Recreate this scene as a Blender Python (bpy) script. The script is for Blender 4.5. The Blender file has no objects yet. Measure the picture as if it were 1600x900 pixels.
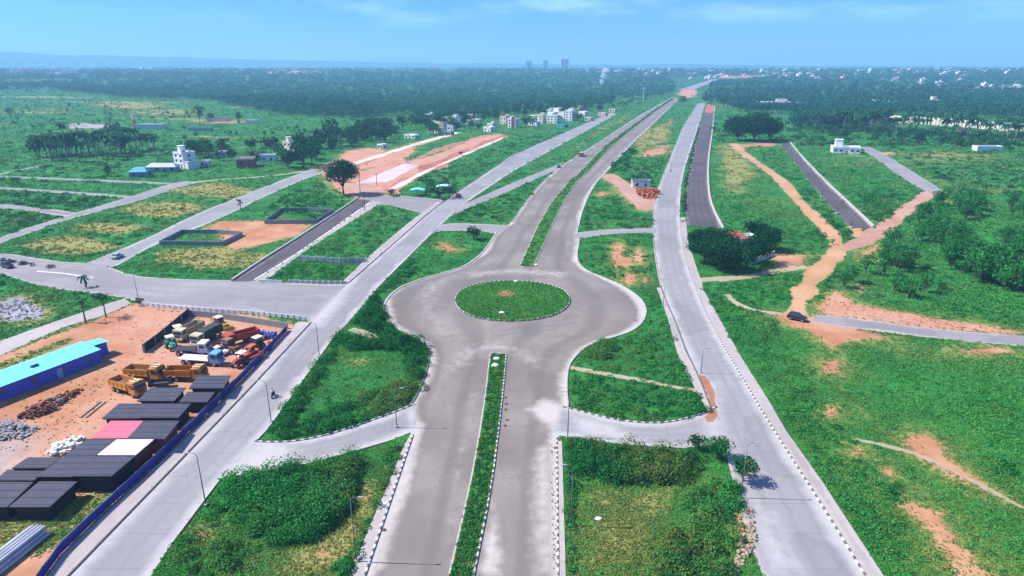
import bpy, bmesh, math, random
import numpy as np
from mathutils import Vector, Matrix

SC = bpy.context.scene
COL = SC.collection
rng = np.random.default_rng(7)
random.seed(7)
PI = math.pi

# ------------------------------------------------------------------ camera
CAM_H = 56.0
PITCH = math.radians(19.14)
FPX = 1000.0
cp, sp = math.cos(PITCH), math.sin(PITCH)
cam_d = bpy.data.cameras.new('camera')
cam_d.sensor_width = 36.0
cam_d.lens = 36.0 * FPX / 1600.0
cam_d.clip_start = 0.5
cam_d.clip_end = 40000
cam = bpy.data.objects.new('camera', cam_d)
COL.objects.link(cam)
cam.location = (0, 0, CAM_H)
cam.rotation_euler = (PI / 2 - PITCH, 0, 0)
SC.camera = cam

# ------------------------------------------------------------------ terrain and survey helpers
def elev(x, y):
    """height of the land: level near the roads, rising gently beyond a kilometre"""
    d = np.hypot(x, y)
    t = np.clip((d - 1150.0) / 2350.0, 0, 1)
    return 34.0 * t * t * (3 - 2 * t)

def G(pts, h=0.0):
    """survey points (as seen in the aerial photo, 1600x900) -> world xyz on the land (h metres above it)"""
    p = np.atleast_2d(np.asarray(pts, float))
    u = (p[:, 0] - 800) / FPX
    v = -(p[:, 1] - 450) / FPX
    dx, dy, dz = u, v * sp + cp, v * cp - sp
    L = np.hypot(dx, dy)
    dx, dy, dz = dx / L, dy / L, dz / L          # unit horizontal speed
    lo = np.zeros(len(p)); hi = np.full(len(p), 13000.0)
    for _ in range(46):
        mid = (lo + hi) / 2
        above = CAM_H + dz * mid - elev(dx * mid, dy * mid) - h > 0
        lo = np.where(above, mid, lo); hi = np.where(above, hi, mid)
    x, y = dx * hi, dy * hi
    return np.stack([x, y, elev(x, y) + h], 1)

def at(px, py, h=0.0):
    return Vector(G([(px, py)], h)[0])

def ext(poly):
    """carry a traced line on beyond the lower edge of the photo"""
    p = [tuple(q) for q in poly]
    def grow(a, b):
        if a[1] < 892: return None
        dx, dy = a[0] - b[0], a[1] - b[1]
        if dy <= 0: return None
        k = (1120 - a[1]) / dy
        return (a[0] + dx * k, 1120)
    g = grow(p[0], p[1])
    if g: p.insert(0, g)
    g = grow(p[-1], p[-2])
    if g: p.append(g)
    return p

def resample(poly, n, axis=None):
    p = np.asarray(poly, float)
    if axis is None:
        s = np.r_[0, np.cumsum(np.hypot(*np.diff(p, axis=0).T))]
    else:
        s = p[:, axis] * (1 if p[-1, axis] > p[0, axis] else -1)
        s = np.maximum.accumulate(s + np.arange(len(s)) * 1e-6)
    t = np.linspace(s[0], s[-1], n)
    return np.stack([np.interp(t, s, p[:, 0]), np.interp(t, s, p[:, 1])], 1)

def smooth(poly, k=2):
    p = np.asarray(poly, float)
    for _ in range(k):
        q = [p[0]]
        for a, b in zip(p[:-1], p[1:]):
            q += [a * .75 + b * .25, a * .25 + b * .75]
        q.append(p[-1]); p = np.array(q)
    return p

def inside(P, poly):
    x, y = P[:, 0], P[:, 1]
    q = np.asarray(poly, float)
    r = np.zeros(len(P), bool)
    j = len(q) - 1
    for i in range(len(q)):
        xi, yi = q[i]; xj, yj = q[j]
        if yi != yj:
            c = ((yi > y) != (yj > y)) & (x < (xj - xi) * (y - yi) / (yj - yi) + xi)
            r ^= c
        j = i
    return r

def edge_dist(P, q, closed=True):
    d = np.full(len(P), 1e9)
    n = len(q)
    for i in range(n if closed else n - 1):
        a, b = q[i], q[(i + 1) % n]
        ab = b - a
        t = np.clip(((P - a) @ ab) / max(ab @ ab, 1e-9), 0, 1)
        d = np.minimum(d, np.hypot(*(P - a - t[:, None] * ab).T))
    return d

_VN = rng.uniform(size=(257, 257))
def vnoise(x, y, scale, seed=0):
    u, v = np.asarray(x) / scale + seed * 17.3, np.asarray(y) / scale + seed * 9.1
    i, j = np.floor(u).astype(int), np.floor(v).astype(int)
    fu, fv = u - i, v - j
    fu, fv = fu * fu * (3 - 2 * fu), fv * fv * (3 - 2 * fv)
    q = lambda p, r: _VN[p % 256, r % 256]
    return (q(i, j) * (1 - fu) + q(i + 1, j) * fu) * (1 - fv) + (q(i, j + 1) * (1 - fu) + q(i + 1, j + 1) * fu) * fv

def ell(cx, cy, rx, ry, n=14, rot=0.0, jit=.22, seed=0):
    r = random.Random(seed + int(cx * 7 + cy * 13))
    out = []
    for k in range(n):
        a = 2 * PI * k / n
        q = 1 + r.uniform(-jit, jit)
        x, y = rx * q * math.cos(a), ry * q * math.sin(a)
        out.append((cx + x * math.cos(rot) - y * math.sin(rot), cy + x * math.sin(rot) + y * math.cos(rot)))
    return out

# ------------------------------------------------------------------ scene object helpers
def tag(o, label=None, cat=None, group=None, kind=None):
    if label: o['label'] = label
    if cat: o['category'] = cat
    if group: o['group'] = group
    if kind: o['kind'] = kind
    return o

def thing(name, label, cat, loc=(0, 0, 0), rz=0.0, group=None):
    o = bpy.data.objects.new(name, None)
    COL.objects.link(o)
    o.empty_display_size = .5
    o.location = loc; o.rotation_euler = (0, 0, rz)
    return tag(o, label, cat, group)

def link_mesh(name, me, mat, parent=None, loc=None, rz=0.0):
    o = bpy.data.objects.new(name, me)
    COL.objects.link(o)
    if mat is not None and not me.materials: me.materials.append(mat)
    if parent is not None: o.parent = parent
    if loc is not None: o.location = loc
    o.rotation_euler = (0, 0, rz)
    return o

def part(name, bm, mat, parent=None, loc=None, rz=0.0, smooth_=False):
    me = bpy.data.meshes.new(name)
    bmesh.ops.recalc_face_normals(bm, faces=bm.faces[:])
    bm.to_mesh(me); bm.free()
    if smooth_:
        for p in me.polygons: p.use_smooth = True
    return link_mesh(name, me, mat, parent, loc, rz)

def dup(root, loc=None, rz=None, label=None, group=None, scale=None):
    r = root.copy(); COL.objects.link(r)
    if loc is not None: r.location = loc
    if rz is not None: r.rotation_euler = (0, 0, rz)
    if scale is not None: r.scale = (scale,) * 3 if not hasattr(scale, '__len__') else scale
    if label: r['label'] = label
    if group: r['group'] = group
    for ch in list(root.children):
        c = ch.copy(); COL.objects.link(c); c.parent = r
        for g in ch.children:
            d = g.copy(); COL.objects.link(d); d.parent = c
    return r

def np_mesh(name, V, F, attrs=None, smooth_=False):
    """V (n,3), F (m,k) ; attrs: {name: (domain, array)}"""
    me = bpy.data.meshes.new(name)
    V = np.asarray(V, np.float32); F = np.asarray(F, np.int32)
    m, k = F.shape
    me.vertices.add(len(V)); me.vertices.foreach_set('co', V.ravel())
    me.loops.add(m * k); me.loops.foreach_set('vertex_index', F.ravel())
    me.polygons.add(m)
    me.polygons.foreach_set('loop_start', np.arange(m, dtype=np.int32) * k)
    me.polygons.foreach_set('use_smooth', np.full(m, smooth_, bool))
    for nme, (dom, arr) in (attrs or {}).items():
        a = me.attributes.new(nme, 'FLOAT', dom)
        a.data.foreach_set('value', np.asarray(arr, np.float32))
    me.update(calc_edges=True); me.validate()
    return me

def bx(bm, c, s, rz=0.0, bev=0.0, taper=(1, 1)):
    """box centred at c with size s; top face scaled by taper"""
    m = Matrix.Translation(c) @ Matrix.Rotation(rz, 4, 'Z')
    vs = []
    for z in (-.5, .5):
        tx, ty = taper if z > 0 else (1, 1)
        for x, y in ((-.5, -.5), (.5, -.5), (.5, .5), (-.5, .5)):
            vs.append(bm.verts.new(m @ Vector((x * s[0] * tx, y * s[1] * ty, z * s[2]))))
    fs = [bm.faces.new([vs[i] for i in f]) for f in ((3, 2, 1, 0), (4, 5, 6, 7), (0, 1, 5, 4), (1, 2, 6, 5), (2, 3, 7, 6), (3, 0, 4, 7))]
    if bev > 0:
        es = list({e for f in fs for e in f.edges})
        bmesh.ops.bevel(bm, geom=es, offset=bev, segments=2, affect='EDGES', profile=.6)
    return bm

def prism(bm, prof, y0, y1):
    """x-z outline pushed from y0 to y1"""
    a = [bm.verts.new((x, y0, z)) for x, z in prof]
    b = [bm.verts.new((x, y1, z)) for x, z in prof]
    n = len(prof)
    bm.faces.new(a); bm.faces.new(b[::-1])
    for i in range(n):
        bm.faces.new((a[i], b[i], b[(i + 1) % n], a[(i + 1) % n]))
    return bm

def tube(bm, pts, radii, seg=8, cap=True):
    pts = [Vector(p) for p in pts]
    rings = []
    for i, p in enumerate(pts):
        d = (pts[min(i + 1, len(pts) - 1)] - pts[max(i - 1, 0)])
        d = d.normalized() if d.length > 1e-9 else Vector((0, 0, 1))
        up = Vector((0, 0, 1)) if abs(d.z) < .95 else Vector((1, 0, 0))
        a = d.cross(up).normalized(); b = d.cross(a)
        rings.append([bm.verts.new(p + (a * math.cos(2 * PI * k / seg) + b * math.sin(2 * PI * k / seg)) * radii[i]) for k in range(seg)])
    for r0, r1 in zip(rings[:-1], rings[1:]):
        for k in range(seg):
            bm.faces.new((r0[k], r0[(k + 1) % seg], r1[(k + 1) % seg], r1[k]))
    if cap:
        bm.faces.new(rings[0][::-1]); bm.faces.new(rings[-1])
    return bm

def cyl_y(bm, c, r, w, seg=16):
    return tube(bm, [(c[0], c[1] - w / 2, c[2]), (c[0], c[1] - w * .32, c[2]), (c[0], c[1] + w * .32, c[2]), (c[0], c[1] + w / 2, c[2])], [r * .9, r, r, r * .9], seg)

def BM(): return bmesh.new()
def heading(a, b):
    A, B = at(*a), at(*b)
    return math.atan2(B.y - A.y, B.x - A.x)

# ------------------------------------------------------------------ materials
class N:
    def __init__(s, name):
        s.m = bpy.data.materials.new(name); s.m.use_nodes = True
        s.t = s.m.node_tree; s.t.nodes.clear()
        s.out = s.t.nodes.new('ShaderNodeOutputMaterial')
    def n(s, typ, **kw):
        x = s.t.nodes.new(typ)
        for k, v in kw.items():
            if k.startswith('i_'):
                key = k[2:]
                key = int(key) if key.isdigit() else key.replace('_', ' ')
                if isinstance(v, bpy.types.NodeSocket): s.t.links.new(v, x.inputs[key])
                else: x.inputs[key].default_value = v
            else: setattr(x, k, v)
        return x
    def math(s, op, a, b=0.0, clamp=False):
        x = s.t.nodes.new('ShaderNodeMath'); x.operation = op; x.use_clamp = clamp
        for i, v in enumerate((a, b)):
            if isinstance(v, bpy.types.NodeSocket): s.t.links.new(v, x.inputs[i])
            else: x.inputs[i].default_value = v
        return x.outputs[0]
    def step(s, v, a, b):
        x = s.t.nodes.new('ShaderNodeMapRange'); x.interpolation_type = 'SMOOTHSTEP'
        s.t.links.new(v, x.inputs[0]); x.inputs[1].default_value = a; x.inputs[2].default_value = b
        return x.outputs[0]
    def mix(s, f, a, b, mode='MIX'):
        x = s.t.nodes.new('ShaderNodeMix'); x.data_type = 'RGBA'; x.blend_type = mode
        for i, v in ((0, f), (6, a), (7, b)):
            if isinstance(v, bpy.types.NodeSocket): s.t.links.new(v, x.inputs[i])
            else: x.inputs[i].default_value = v if i == 0 else (*v[:3], 1)
        return x.outputs[2]
    def pos(s):
        return s.n('ShaderNodeNewGeometry').outputs['Position']
    def obj(s):
        return s.n('ShaderNodeTexCoord').outputs['Object']
    def noise(s, vec, scale, det=4.0, rough=.55, dist=0.0):
        x = s.n('ShaderNodeTexNoise', i_Scale=scale, i_Detail=det, i_Roughness=rough, i_Distortion=dist)
        s.t.links.new(vec, x.inputs['Vector'])
        return x.outputs['Fac']
    def attr(s, name):
        return s.n('ShaderNodeAttribute', attribute_name=name).outputs['Fac']
    def done(s, col, rough=.8, metal=0.0, bump=None, bstr=.4, bdist=.1, spec=.3, sheen=None):
        b = s.n('ShaderNodeBsdfPrincipled')
        for k, v in (('Base Color', col), ('Roughness', rough), ('Metallic', metal), ('Specular IOR Level', spec)):
            if isinstance(v, bpy.types.NodeSocket): s.t.links.new(v, b.inputs[k])
            elif k == 'Base Color': b.inputs[k].default_value = (*v[:3], 1)
            else: b.inputs[k].default_value = v
        if bump is not None:
            q = s.n('ShaderNodeBump', i_Strength=bstr, i_Distance=bdist, i_Height=bump)
            s.t.links.new(q.outputs[0], b.inputs['Normal'])
        s.t.links.new(b.outputs[0], s.out.inputs[0])
        return s.m

MATS = {}
def paint(name, col, rough=.6, var=.16, scale=1.2, metal=0.0, spec=.35, dirt=0.0, dirtcol=(.32, .2, .12), bump=0.0):
    """a plain coloured surface with uneven tone and (optionally) dusty dirt"""
    if name in MATS: return MATS[name]
    s = N(name)
    p = s.obj()
    n1 = s.noise(p, scale, 5)
    c = s.mix(n1, [q * (1 - var * 1.6) for q in col], [min(q * (1 + var), .92) for q in col])
    if dirt > 0:
        n2 = s.noise(p, scale * 2.7, 6, .65)
        c = s.mix(s.math('MULTIPLY', s.step(n2, .45, .75), dirt), c, dirtcol)
    rn = s.n('ShaderNodeObjectInfo').outputs['Random']
    c = s.mix(s.math('MULTIPLY', rn, .16), c, [q * .62 for q in col])
    r = s.math('ADD', s.math('MULTIPLY', n1, .25), rough - .12)
    MATS[name] = s.done(c, r, metal, n1 if bump else None, bump, .05, spec)
    return MATS[name]

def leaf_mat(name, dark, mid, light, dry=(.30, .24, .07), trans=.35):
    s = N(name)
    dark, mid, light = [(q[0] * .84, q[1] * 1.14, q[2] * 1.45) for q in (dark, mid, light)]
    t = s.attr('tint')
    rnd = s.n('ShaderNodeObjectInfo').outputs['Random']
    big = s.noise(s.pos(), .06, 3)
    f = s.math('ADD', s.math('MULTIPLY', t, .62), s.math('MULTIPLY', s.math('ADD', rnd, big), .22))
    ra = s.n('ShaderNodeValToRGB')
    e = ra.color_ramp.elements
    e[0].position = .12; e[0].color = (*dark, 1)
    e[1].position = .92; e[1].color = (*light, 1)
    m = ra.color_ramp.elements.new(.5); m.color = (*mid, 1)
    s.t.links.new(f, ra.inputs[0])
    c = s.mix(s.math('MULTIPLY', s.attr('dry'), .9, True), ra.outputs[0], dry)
    d = s.n('ShaderNodeBsdfDiffuse', i_Color=c)
    tr = s.n('ShaderNodeBsdfTranslucent', i_Color=c)
    mx = s.n('ShaderNodeMixShader', i_0=trans)
    s.t.links.new(d.outputs[0], mx.inputs[1]); s.t.links.new(tr.outputs[0], mx.inputs[2])
    s.t.links.new(mx.outputs[0], s.out.inputs[0])
    return s.m

SOIL_A, SOIL_B, SOIL_P = (.36, .155, .078), (.47, .27, .155), (.42, .175, .11)

def ground_mat():
    s = N('ground_grass_and_soil')
    p = s.pos()
    n_big = s.noise(p, .012, 4, .6, .4)
    n_mid = s.noise(p, .09, 5, .65)
    n_fine = s.noise(p, .9, 5, .7)
    g = s.mix(s.step(n_mid, .35, .68), (.012, .088, .022), (.028, .195, .042))
    g = s.mix(s.math('MULTIPLY', s.step(n_fine, .45, .75), .55), g, (.075, .215, .030))
    g = s.mix(s.math('MULTIPLY', s.step(n_big, .48, .70), .5), g, (.085, .165, .040))
    g = s.mix(s.math('MULTIPLY', s.step(s.noise(p, .22, 5, .7), .58, .74), .45), g, (.20, .16, .06))
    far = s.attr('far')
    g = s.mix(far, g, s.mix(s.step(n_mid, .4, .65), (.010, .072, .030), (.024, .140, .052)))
    rag = s.math('ADD', s.math('MULTIPLY', s.math('SUBTRACT', n_mid, .5), .9), s.math('MULTIPLY', s.math('SUBTRACT', n_fine, .5), .8))
    dry = s.step(s.math('ADD', s.math('MAXIMUM', s.attr('dry'), s.math('MULTIPLY', s.attr('halo'), .62)), rag), .35, .75)
    g = s.mix(dry, g, s.mix(n_fine, (.16, .17, .045), (.36, .29, .10)))
    soil = s.step(s.math('ADD', s.attr('soil'), s.math('MULTIPLY', rag, .8)), .40, .60)
    sc = s.mix(s.step(n_mid, .35, .7), SOIL_A, SOIL_B)
    sc = s.mix(s.math('MULTIPLY', s.step(n_fine, .5, .8), .4), sc, (.33, .13, .07))
    pk = s.mix(s.step(s.math('ADD', s.math('MULTIPLY', n_fine, .5), s.math('MULTIPLY', n_mid, .5)), .36, .62), SOIL_P, (.49, .29, .21))
    pk = s.mix(s.math('MULTIPLY', s.step(n_mid, .55, .7), .6), pk, (.34, .115, .075))
    sc = s.mix(s.attr('pink'), sc, pk)
    gr = s.mix(s.step(n_mid, .4, .65), (.24, .23, .24), (.36, .35, .37))
    sc = s.mix(s.attr('grey'), sc, gr)
    c = s.mix(soil, g, sc)
    return s.done(c, .95, 0, s.math('ADD', n_fine, n_mid), .6, .25, .1)

def road_mat(name, a, b, dust, tracks=.35, dustamt=.8, edgew=(0.2, 2.4), joint=0.0):
    """worn paving: patchy tone, darker wheel tracks, pale dust lying along the kerbs"""
    s = N(name)
    p = s.pos()
    n1 = s.noise(p, .05, 4, .6); n2 = s.noise(p, .5, 5, .65); n3 = s.noise(p, 6.0, 3, .6)
    c = s.mix(s.step(n1, .3, .7), a, b)
    c = s.mix(s.math('MULTIPLY', s.step(n2, .5, .8), .25), c, [q * .8 for q in a])
    ac = s.attr('across')
    w = s.n('ShaderNodeTexWave', wave_type='BANDS', i_Scale=1.0)   # unused detail keeps a regular ripple out
    s.t.nodes.remove(w)
    vo = s.n('ShaderNodeTexVoronoi', feature='DISTANCE_TO_EDGE', i_Scale=.16)
    wv = s.n('ShaderNodeVectorMath', operation='ADD'); s.t.links.new(p, wv.inputs[0])
    nc = s.n('ShaderNodeTexNoise', i_Scale=.6, i_Detail=4.0); s.t.links.new(p, nc.inputs['Vector'])
    sc3 = s.n('ShaderNodeVectorMath', operation='SCALE', i_3=5.0); s.t.links.new(nc.outputs['Color'], sc3.inputs[0]); s.t.links.new(sc3.outputs[0], wv.inputs[1])
    s.t.links.new(wv.outputs[0], vo.inputs['Vector'])
    crack = s.math('MULTIPLY', s.math('SUBTRACT', 1.0, s.step(vo.outputs['Distance'], .0, .022)), s.step(n1, .42, .6))
    vc = s.n('ShaderNodeTexVoronoi', i_Scale=.055); s.t.links.new(p, vc.inputs['Vector'])
    pv = s.n('ShaderNodeSeparateColor'); s.t.links.new(vc.outputs['Color'], pv.inputs[0])
    c = s.mix(s.math('MULTIPLY', s.step(pv.outputs[0], .72, .76), .30), c, [q * .74 for q in a])
    c = s.mix(s.math('MULTIPLY', crack, .45), c, [q * .45 for q in a])
    jn = s.math('LESS_THAN', s.math('FRACT', s.math('MULTIPLY', s.attr('run'), 1 / 6.0)), .035)
    c = s.mix(s.math('MULTIPLY', jn, joint), c, [q * .6 for q in a])
    wt = s.math('SINE', s.math('MULTIPLY', ac, 6.2832 * 4))
    wt = s.math('MULTIPLY', s.step(s.math('ADD', wt, s.math('MULTIPLY', s.math('SUBTRACT', n1, .5), 2.0)), .1, 1.2), tracks)
    c = s.mix(wt, c, [q * .78 for q in a])
    e = s.math('ADD', s.attr('edge'), s.math('MULTIPLY', s.math('SUBTRACT', n2, .5), 2.2))
    e = s.math('ADD', e, s.math('MULTIPLY', s.math('SUBTRACT', n1, .45), 6.0))
    ed = s.n('ShaderNodeMapRange', interpolation_type='SMOOTHSTEP', i_1=edgew[1], i_2=edgew[0])
    s.t.links.new(e, ed.inputs[0])
    du = s.step(s.math('ADD', s.attr('dust'), s.math('MULTIPLY', s.math('SUBTRACT', n2, .5), .9)), .2, .95)
    f = s.math('MULTIPLY', s.math('MAXIMUM', ed.outputs[0], du), dustamt)
    c = s.mix(f, c, s.mix(n2, dust, [min(q * 1.12, .8) for q in dust]))
    c = s.mix(s.math('MULTIPLY', s.step(s.attr('oil'), .2, .9), .4), c, (.10, .095, .10))
    c = s.mix(s.math('MULTIPLY', s.step(n3, .55, .8), .12), c, (.14, .13, .13))
    return s.done(c, .85, 0, n3, .15, .02, .25)

def kerb_mat():
    s = N('kerb_black_and_white')
    al = s.attr('along')
    n = s.noise(s.pos(), 2.0, 4)
    f = s.math('GREATER_THAN', s.math('FRACT', s.math('MULTIPLY', al, 1 / 1.3)), .5)
    c = s.mix(f, (.10, .095, .095), (.52, .50, .48))
    c = s.mix(s.math('MULTIPLY', s.step(n, .5, .75), .55), c, (.36, .31, .28))
    return s.done(c, .8)

def kerb_plain(name, col):
    s = N(name)
    n = s.noise(s.pos(), 1.3, 5)
    al = s.attr('along')
    j = s.math('LESS_THAN', s.math('FRACT', s.math('MULTIPLY', al, .7)), .04)
    c = s.mix(n, [q * .75 for q in col], [min(.85, q * 1.15) for q in col])
    c = s.mix(s.math('MULTIPLY', j, .6), c, (.1, .1, .1))
    return s.done(c, .85)

M_GROUND = ground_mat()
M_ROAD = road_mat('road_worn_asphalt', (.162, .138, .120), (.248, .216, .190), (.50, .45, .41), .5, .72)
M_ROAD_BLUE = road_mat('road_pale_concrete', (.222, .212, .214), (.288, .276, .276), (.43, .405, .39), .26, .72, joint=.30)
M_ROAD_LANE = road_mat('road_field_lane', (.220, .204, .206), (.292, .272, .272), (.40, .36, .335), .26, .7, (.1, 1.4), joint=.2)
M_ROAD_DARK = road_mat('road_fresh_asphalt', (.070, .056, .062), (.115, .094, .102), (.25, .22, .21), .5, .45, (.1, 1.5))
M_PAVE = road_mat('pavement_slabs', (.30, .262, .245), (.40, .355, .335), (.44, .39, .36), .0, .5, (.05, .8))
M_DIRT = road_mat('dirt_track', (.42, .22, .105), (.50, .30, .165), (.30, .20, .08), .14, .55, (.0, 2.2))
M_PINKDIRT = road_mat('pink_earth_track', (.37, .20, .14), (.46, .29, .215), (.34, .18, .09), .35, .6, (.0, 2.2))
M_CREAMTRACK = road_mat('cream_gravel', (.50, .43, .34), (.58, .50, .41), (.44, .28, .21), .1, .5, (.0, 1.5))
M_SLAB = road_mat('pink_concrete_slab', (.46, .38, .38), (.56, .47, .47), (.42, .24, .19), .1, .5, (.0, 1.5), joint=.3)
M_REDBANK = road_mat('red_earth_bank', (.30, .095, .06), (.40, .17, .115), (.46, .27, .20), .4, .7, (.0, 2.5))
M_TAN = road_mat('tan_footpath', (.31, .25, .15), (.40, .33, .22), (.18, .19, .06), .0, .5, (.0, .5))
M_KERB = kerb_mat()
M_KERBW = kerb_plain('kerb_weathered_white', (.42, .39, .36))
M_KERBD = kerb_plain('kerb_weathered_dark', (.16, .145, .14))
M_LEAF = leaf_mat('leaves_mixed_green', (.007, .042, .012), (.022, .125, .022), (.070, .260, .045))
M_WEED = leaf_mat('weeds_bright_green', (.010, .060, .013), (.030, .170, .028), (.090, .310, .055))
M_GRASS = leaf_mat('grass_blades', (.020, .095, .016), (.056, .205, .028), (.150, .330, .055))
M_DARKLEAF = leaf_mat('leaves_dark_green', (.004, .020, .009), (.011, .055, .018), (.030, .115, .030), trans=.22)
M_PALM = leaf_mat('palm_fronds', (.006, .026, .010), (.018, .066, .022), (.055, .135, .045), trans=.2)
M_FOREST = leaf_mat('forest_leaves', (.006, .042, .024), (.016, .098, .046), (.036, .170, .066), trans=.2)
M_BARK = paint('bark', (.14, .10, .07), .9, .3, 3)
M_PALEBARK = paint('bark_pale', (.26, .22, .18), .9, .3, 3)

# ------------------------------------------------------------------ foliage builders
def basis(Nrm):
    Nrm = Nrm / np.maximum(np.linalg.norm(Nrm, axis=1, keepdims=True), 1e-9)
    r = rng.normal(size=Nrm.shape)
    a = np.cross(Nrm, r); a /= np.maximum(np.linalg.norm(a, axis=1, keepdims=True), 1e-9)
    return a, np.cross(Nrm, a)

def leaf_arrays(C, Nrm, S, aspect=.62):
    a, b = basis(Nrm)
    a = a * S[:, None] * .5; b = b * S[:, None] * .5 * aspect
    V = np.stack([C - a, C - b * 1.0 + a * .1, C + a, C + b * 1.0 - a * .1], 1).reshape(-1, 3)
    F = np.arange(len(C) * 4).reshape(-1, 4)
    return V, F

class Leaves:
    """gathers leaf clumps and makes one mesh of them"""
    def __init__(s): s.C, s.N, s.S, s.T, s.D = [], [], [], [], []
    def add(s, C, Nrm, S, T, D=None):
        s.C.append(C); s.N.append(Nrm); s.S.append(S); s.T.append(T)
        s.D.append(np.zeros(len(C)) if D is None else D)
    def lump(s, c, r, h, leaf, cover=.95, tone=.5, dry=0.0, full=False, nmax=400):
        n = int(np.clip(2 * PI * r * (r + h) * .5 / (leaf * leaf * .62) * cover, 10, nmax))
        d = rng.normal(size=(n, 3)); d /= np.linalg.norm(d, axis=1, keepdims=True)
        if not full: d[:, 2] = np.abs(d[:, 2])
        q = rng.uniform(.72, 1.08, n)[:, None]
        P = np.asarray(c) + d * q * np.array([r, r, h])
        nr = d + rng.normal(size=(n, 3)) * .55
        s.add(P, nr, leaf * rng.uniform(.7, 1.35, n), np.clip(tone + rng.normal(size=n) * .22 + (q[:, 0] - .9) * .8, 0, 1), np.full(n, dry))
    def mesh(s, name, aspect=.62):
        C, Nr, S = np.concatenate(s.C), np.concatenate(s.N), np.concatenate(s.S)
        V, F = leaf_arrays(C, Nr, S, aspect)
        return np_mesh(name, V, F, {'tint': ('FACE', np.concatenate(s.T)), 'dry': ('FACE', np.concatenate(s.D))})

def leaf_size(d): return max(.30, d * .0024)

def make_tree(name, h, r, leaf, mat, seed, label, cat='tree', group=None, trunk_h=.3, nclump=14, bark=None, flat=.7, tone=.5, cover=.95):
    """tapered trunk with limbs, and a crown of separate leaf clumps with gaps between them"""
    rr = random.Random(seed)
    t = thing(name, label, cat, group=group)
    tb = BM()
    th = h * trunk_h
    cz = th + (h - th) * .5
    rt = max(.12, h * .022)
    tube(tb, [(0, 0, -.2), (rr.uniform(-.1, .1), rr.uniform(-.1, .1), th * .6), (rr.uniform(-.3, .3), rr.uniform(-.3, .3), cz)], [rt * 1.4, rt, rt * .55], 7)
    L = Leaves()
    for k in range(nclump):
        a = 2.4 * k + rr.uniform(-.5, .5)
        u = math.sqrt((k + .5) / nclump)
        x, y = r * .72 * u * math.cos(a), r * .72 * u * math.sin(a)
        top = math.sqrt(max(0, 1 - (u * .9) ** 2))
        z = cz + (h - th) * .5 * (rr.uniform(-.55, .72) * top)
        cr = r * rr.uniform(.30, .48)
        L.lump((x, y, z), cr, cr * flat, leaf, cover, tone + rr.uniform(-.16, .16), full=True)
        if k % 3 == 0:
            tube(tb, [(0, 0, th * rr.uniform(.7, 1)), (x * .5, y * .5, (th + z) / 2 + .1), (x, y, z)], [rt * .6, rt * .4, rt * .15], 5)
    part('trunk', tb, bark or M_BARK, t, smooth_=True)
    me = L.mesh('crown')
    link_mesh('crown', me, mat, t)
    return t

def make_palm(name, h, seed, label, group=None, nf=16, fl=3.6, w=.75):
    rr = random.Random(seed)
    t = thing(name, label, 'palm tree', group=group)
    tb = BM()
    bend = rr.uniform(-.7, .7)
    tube(tb, [(0, 0, -.2), (bend * .3, 0, h * .4), (bend, 0, h)], [.26, .19, .13], 6)
    part('trunk', tb, M_PALEBARK, t, smooth_=True)
    V, F, T = [], [], []
    for k in range(nf):
        a = 2 * PI * k / nf + rr.uniform(-.2, .2)
        lift = rr.uniform(-.35, .95)
        L = fl * rr.uniform(.8, 1.1)
        prev = None
        for j in range(6):
            q = j / 5
            rad = L * (q * .95)
            z = h + lift * L * q * .75 - L * .75 * q * q
            ww = w * (.35 + 1.3 * q * (1.15 - q) * 2) * .5
            c = np.array([bend + rad * math.cos(a), rad * math.sin(a), z])
            sd = np.array([-math.sin(a), math.cos(a), 0]) * ww
            row = [c - sd - np.array([0, 0, ww * .5]), c, c + sd - np.array([0, 0, ww * .5])]
            i0 = len(V); V += row
            if prev is not None:
                F += [(prev, prev + 1, i0 + 1, i0), (prev + 1, prev + 2, i0 + 2, i0 + 1)]
                T += [rr.uniform(.2, .8)] * 2
            prev = i0
    me = np_mesh('crown', np.array(V), np.array(F), {'tint': ('FACE', T), 'dry': ('FACE', np.zeros(len(F)))})
    link_mesh('crown', me, M_PALM, t)
    return t

# ------------------------------------------------------------------ traced lines of the place
MAIN_L = [(570, 900), (645, 680), (640, 635), (650, 622), (664, 590), (672, 560), (668, 542), (655, 531), (630, 518), (610, 508), (601, 494), (599, 480),
          (606, 465), (622, 451), (645, 441), (670, 433), (700, 425), (727, 416), (748, 401), (760, 388), (771, 371), (776, 362), (788, 355),
          (800, 347), (820, 317), (845, 287), (872, 262), (920, 232), (932, 225), (975, 196), (1008, 175), (1050, 152)]
MAIN_R = [(872, 900), (870, 682), (887, 638), (884, 605), (887, 572), (900, 555), (920, 538), (962, 526), (987, 518), (1004, 504), (1010, 487),
          (1005, 472), (990, 458), (968, 445), (942, 434), (917, 424), (903, 412), (901, 398), (905, 375), (902, 362), (912, 322), (930, 287),
          (947, 270), (980, 232), (1025, 190), (1062, 153)]
LSV_L = [(107, 900), (325, 675), (400, 597), (486, 504), (545, 442), (665, 337), (690, 317), (800, 243), (880, 208), (957, 175)]
LSV_R = [(236, 900), (268, 850), (345, 748), (402, 688), (421, 668), (525, 522), (545, 503), (590, 450), (682, 358), (695, 346), (727, 317), (800, 268), (880, 224), (962, 179)]
RSV_L = [(1192, 900), (1172, 850), (1152, 780), (1132, 700), (1112, 642), (1092, 590), (1072, 550), (1054, 500), (1042, 475), (1032, 447), (1024, 405), (1021, 375),
         (1020, 330), (1026, 297), (1042, 260), (1056, 225), (1067, 198), (1090, 162)]
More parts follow.
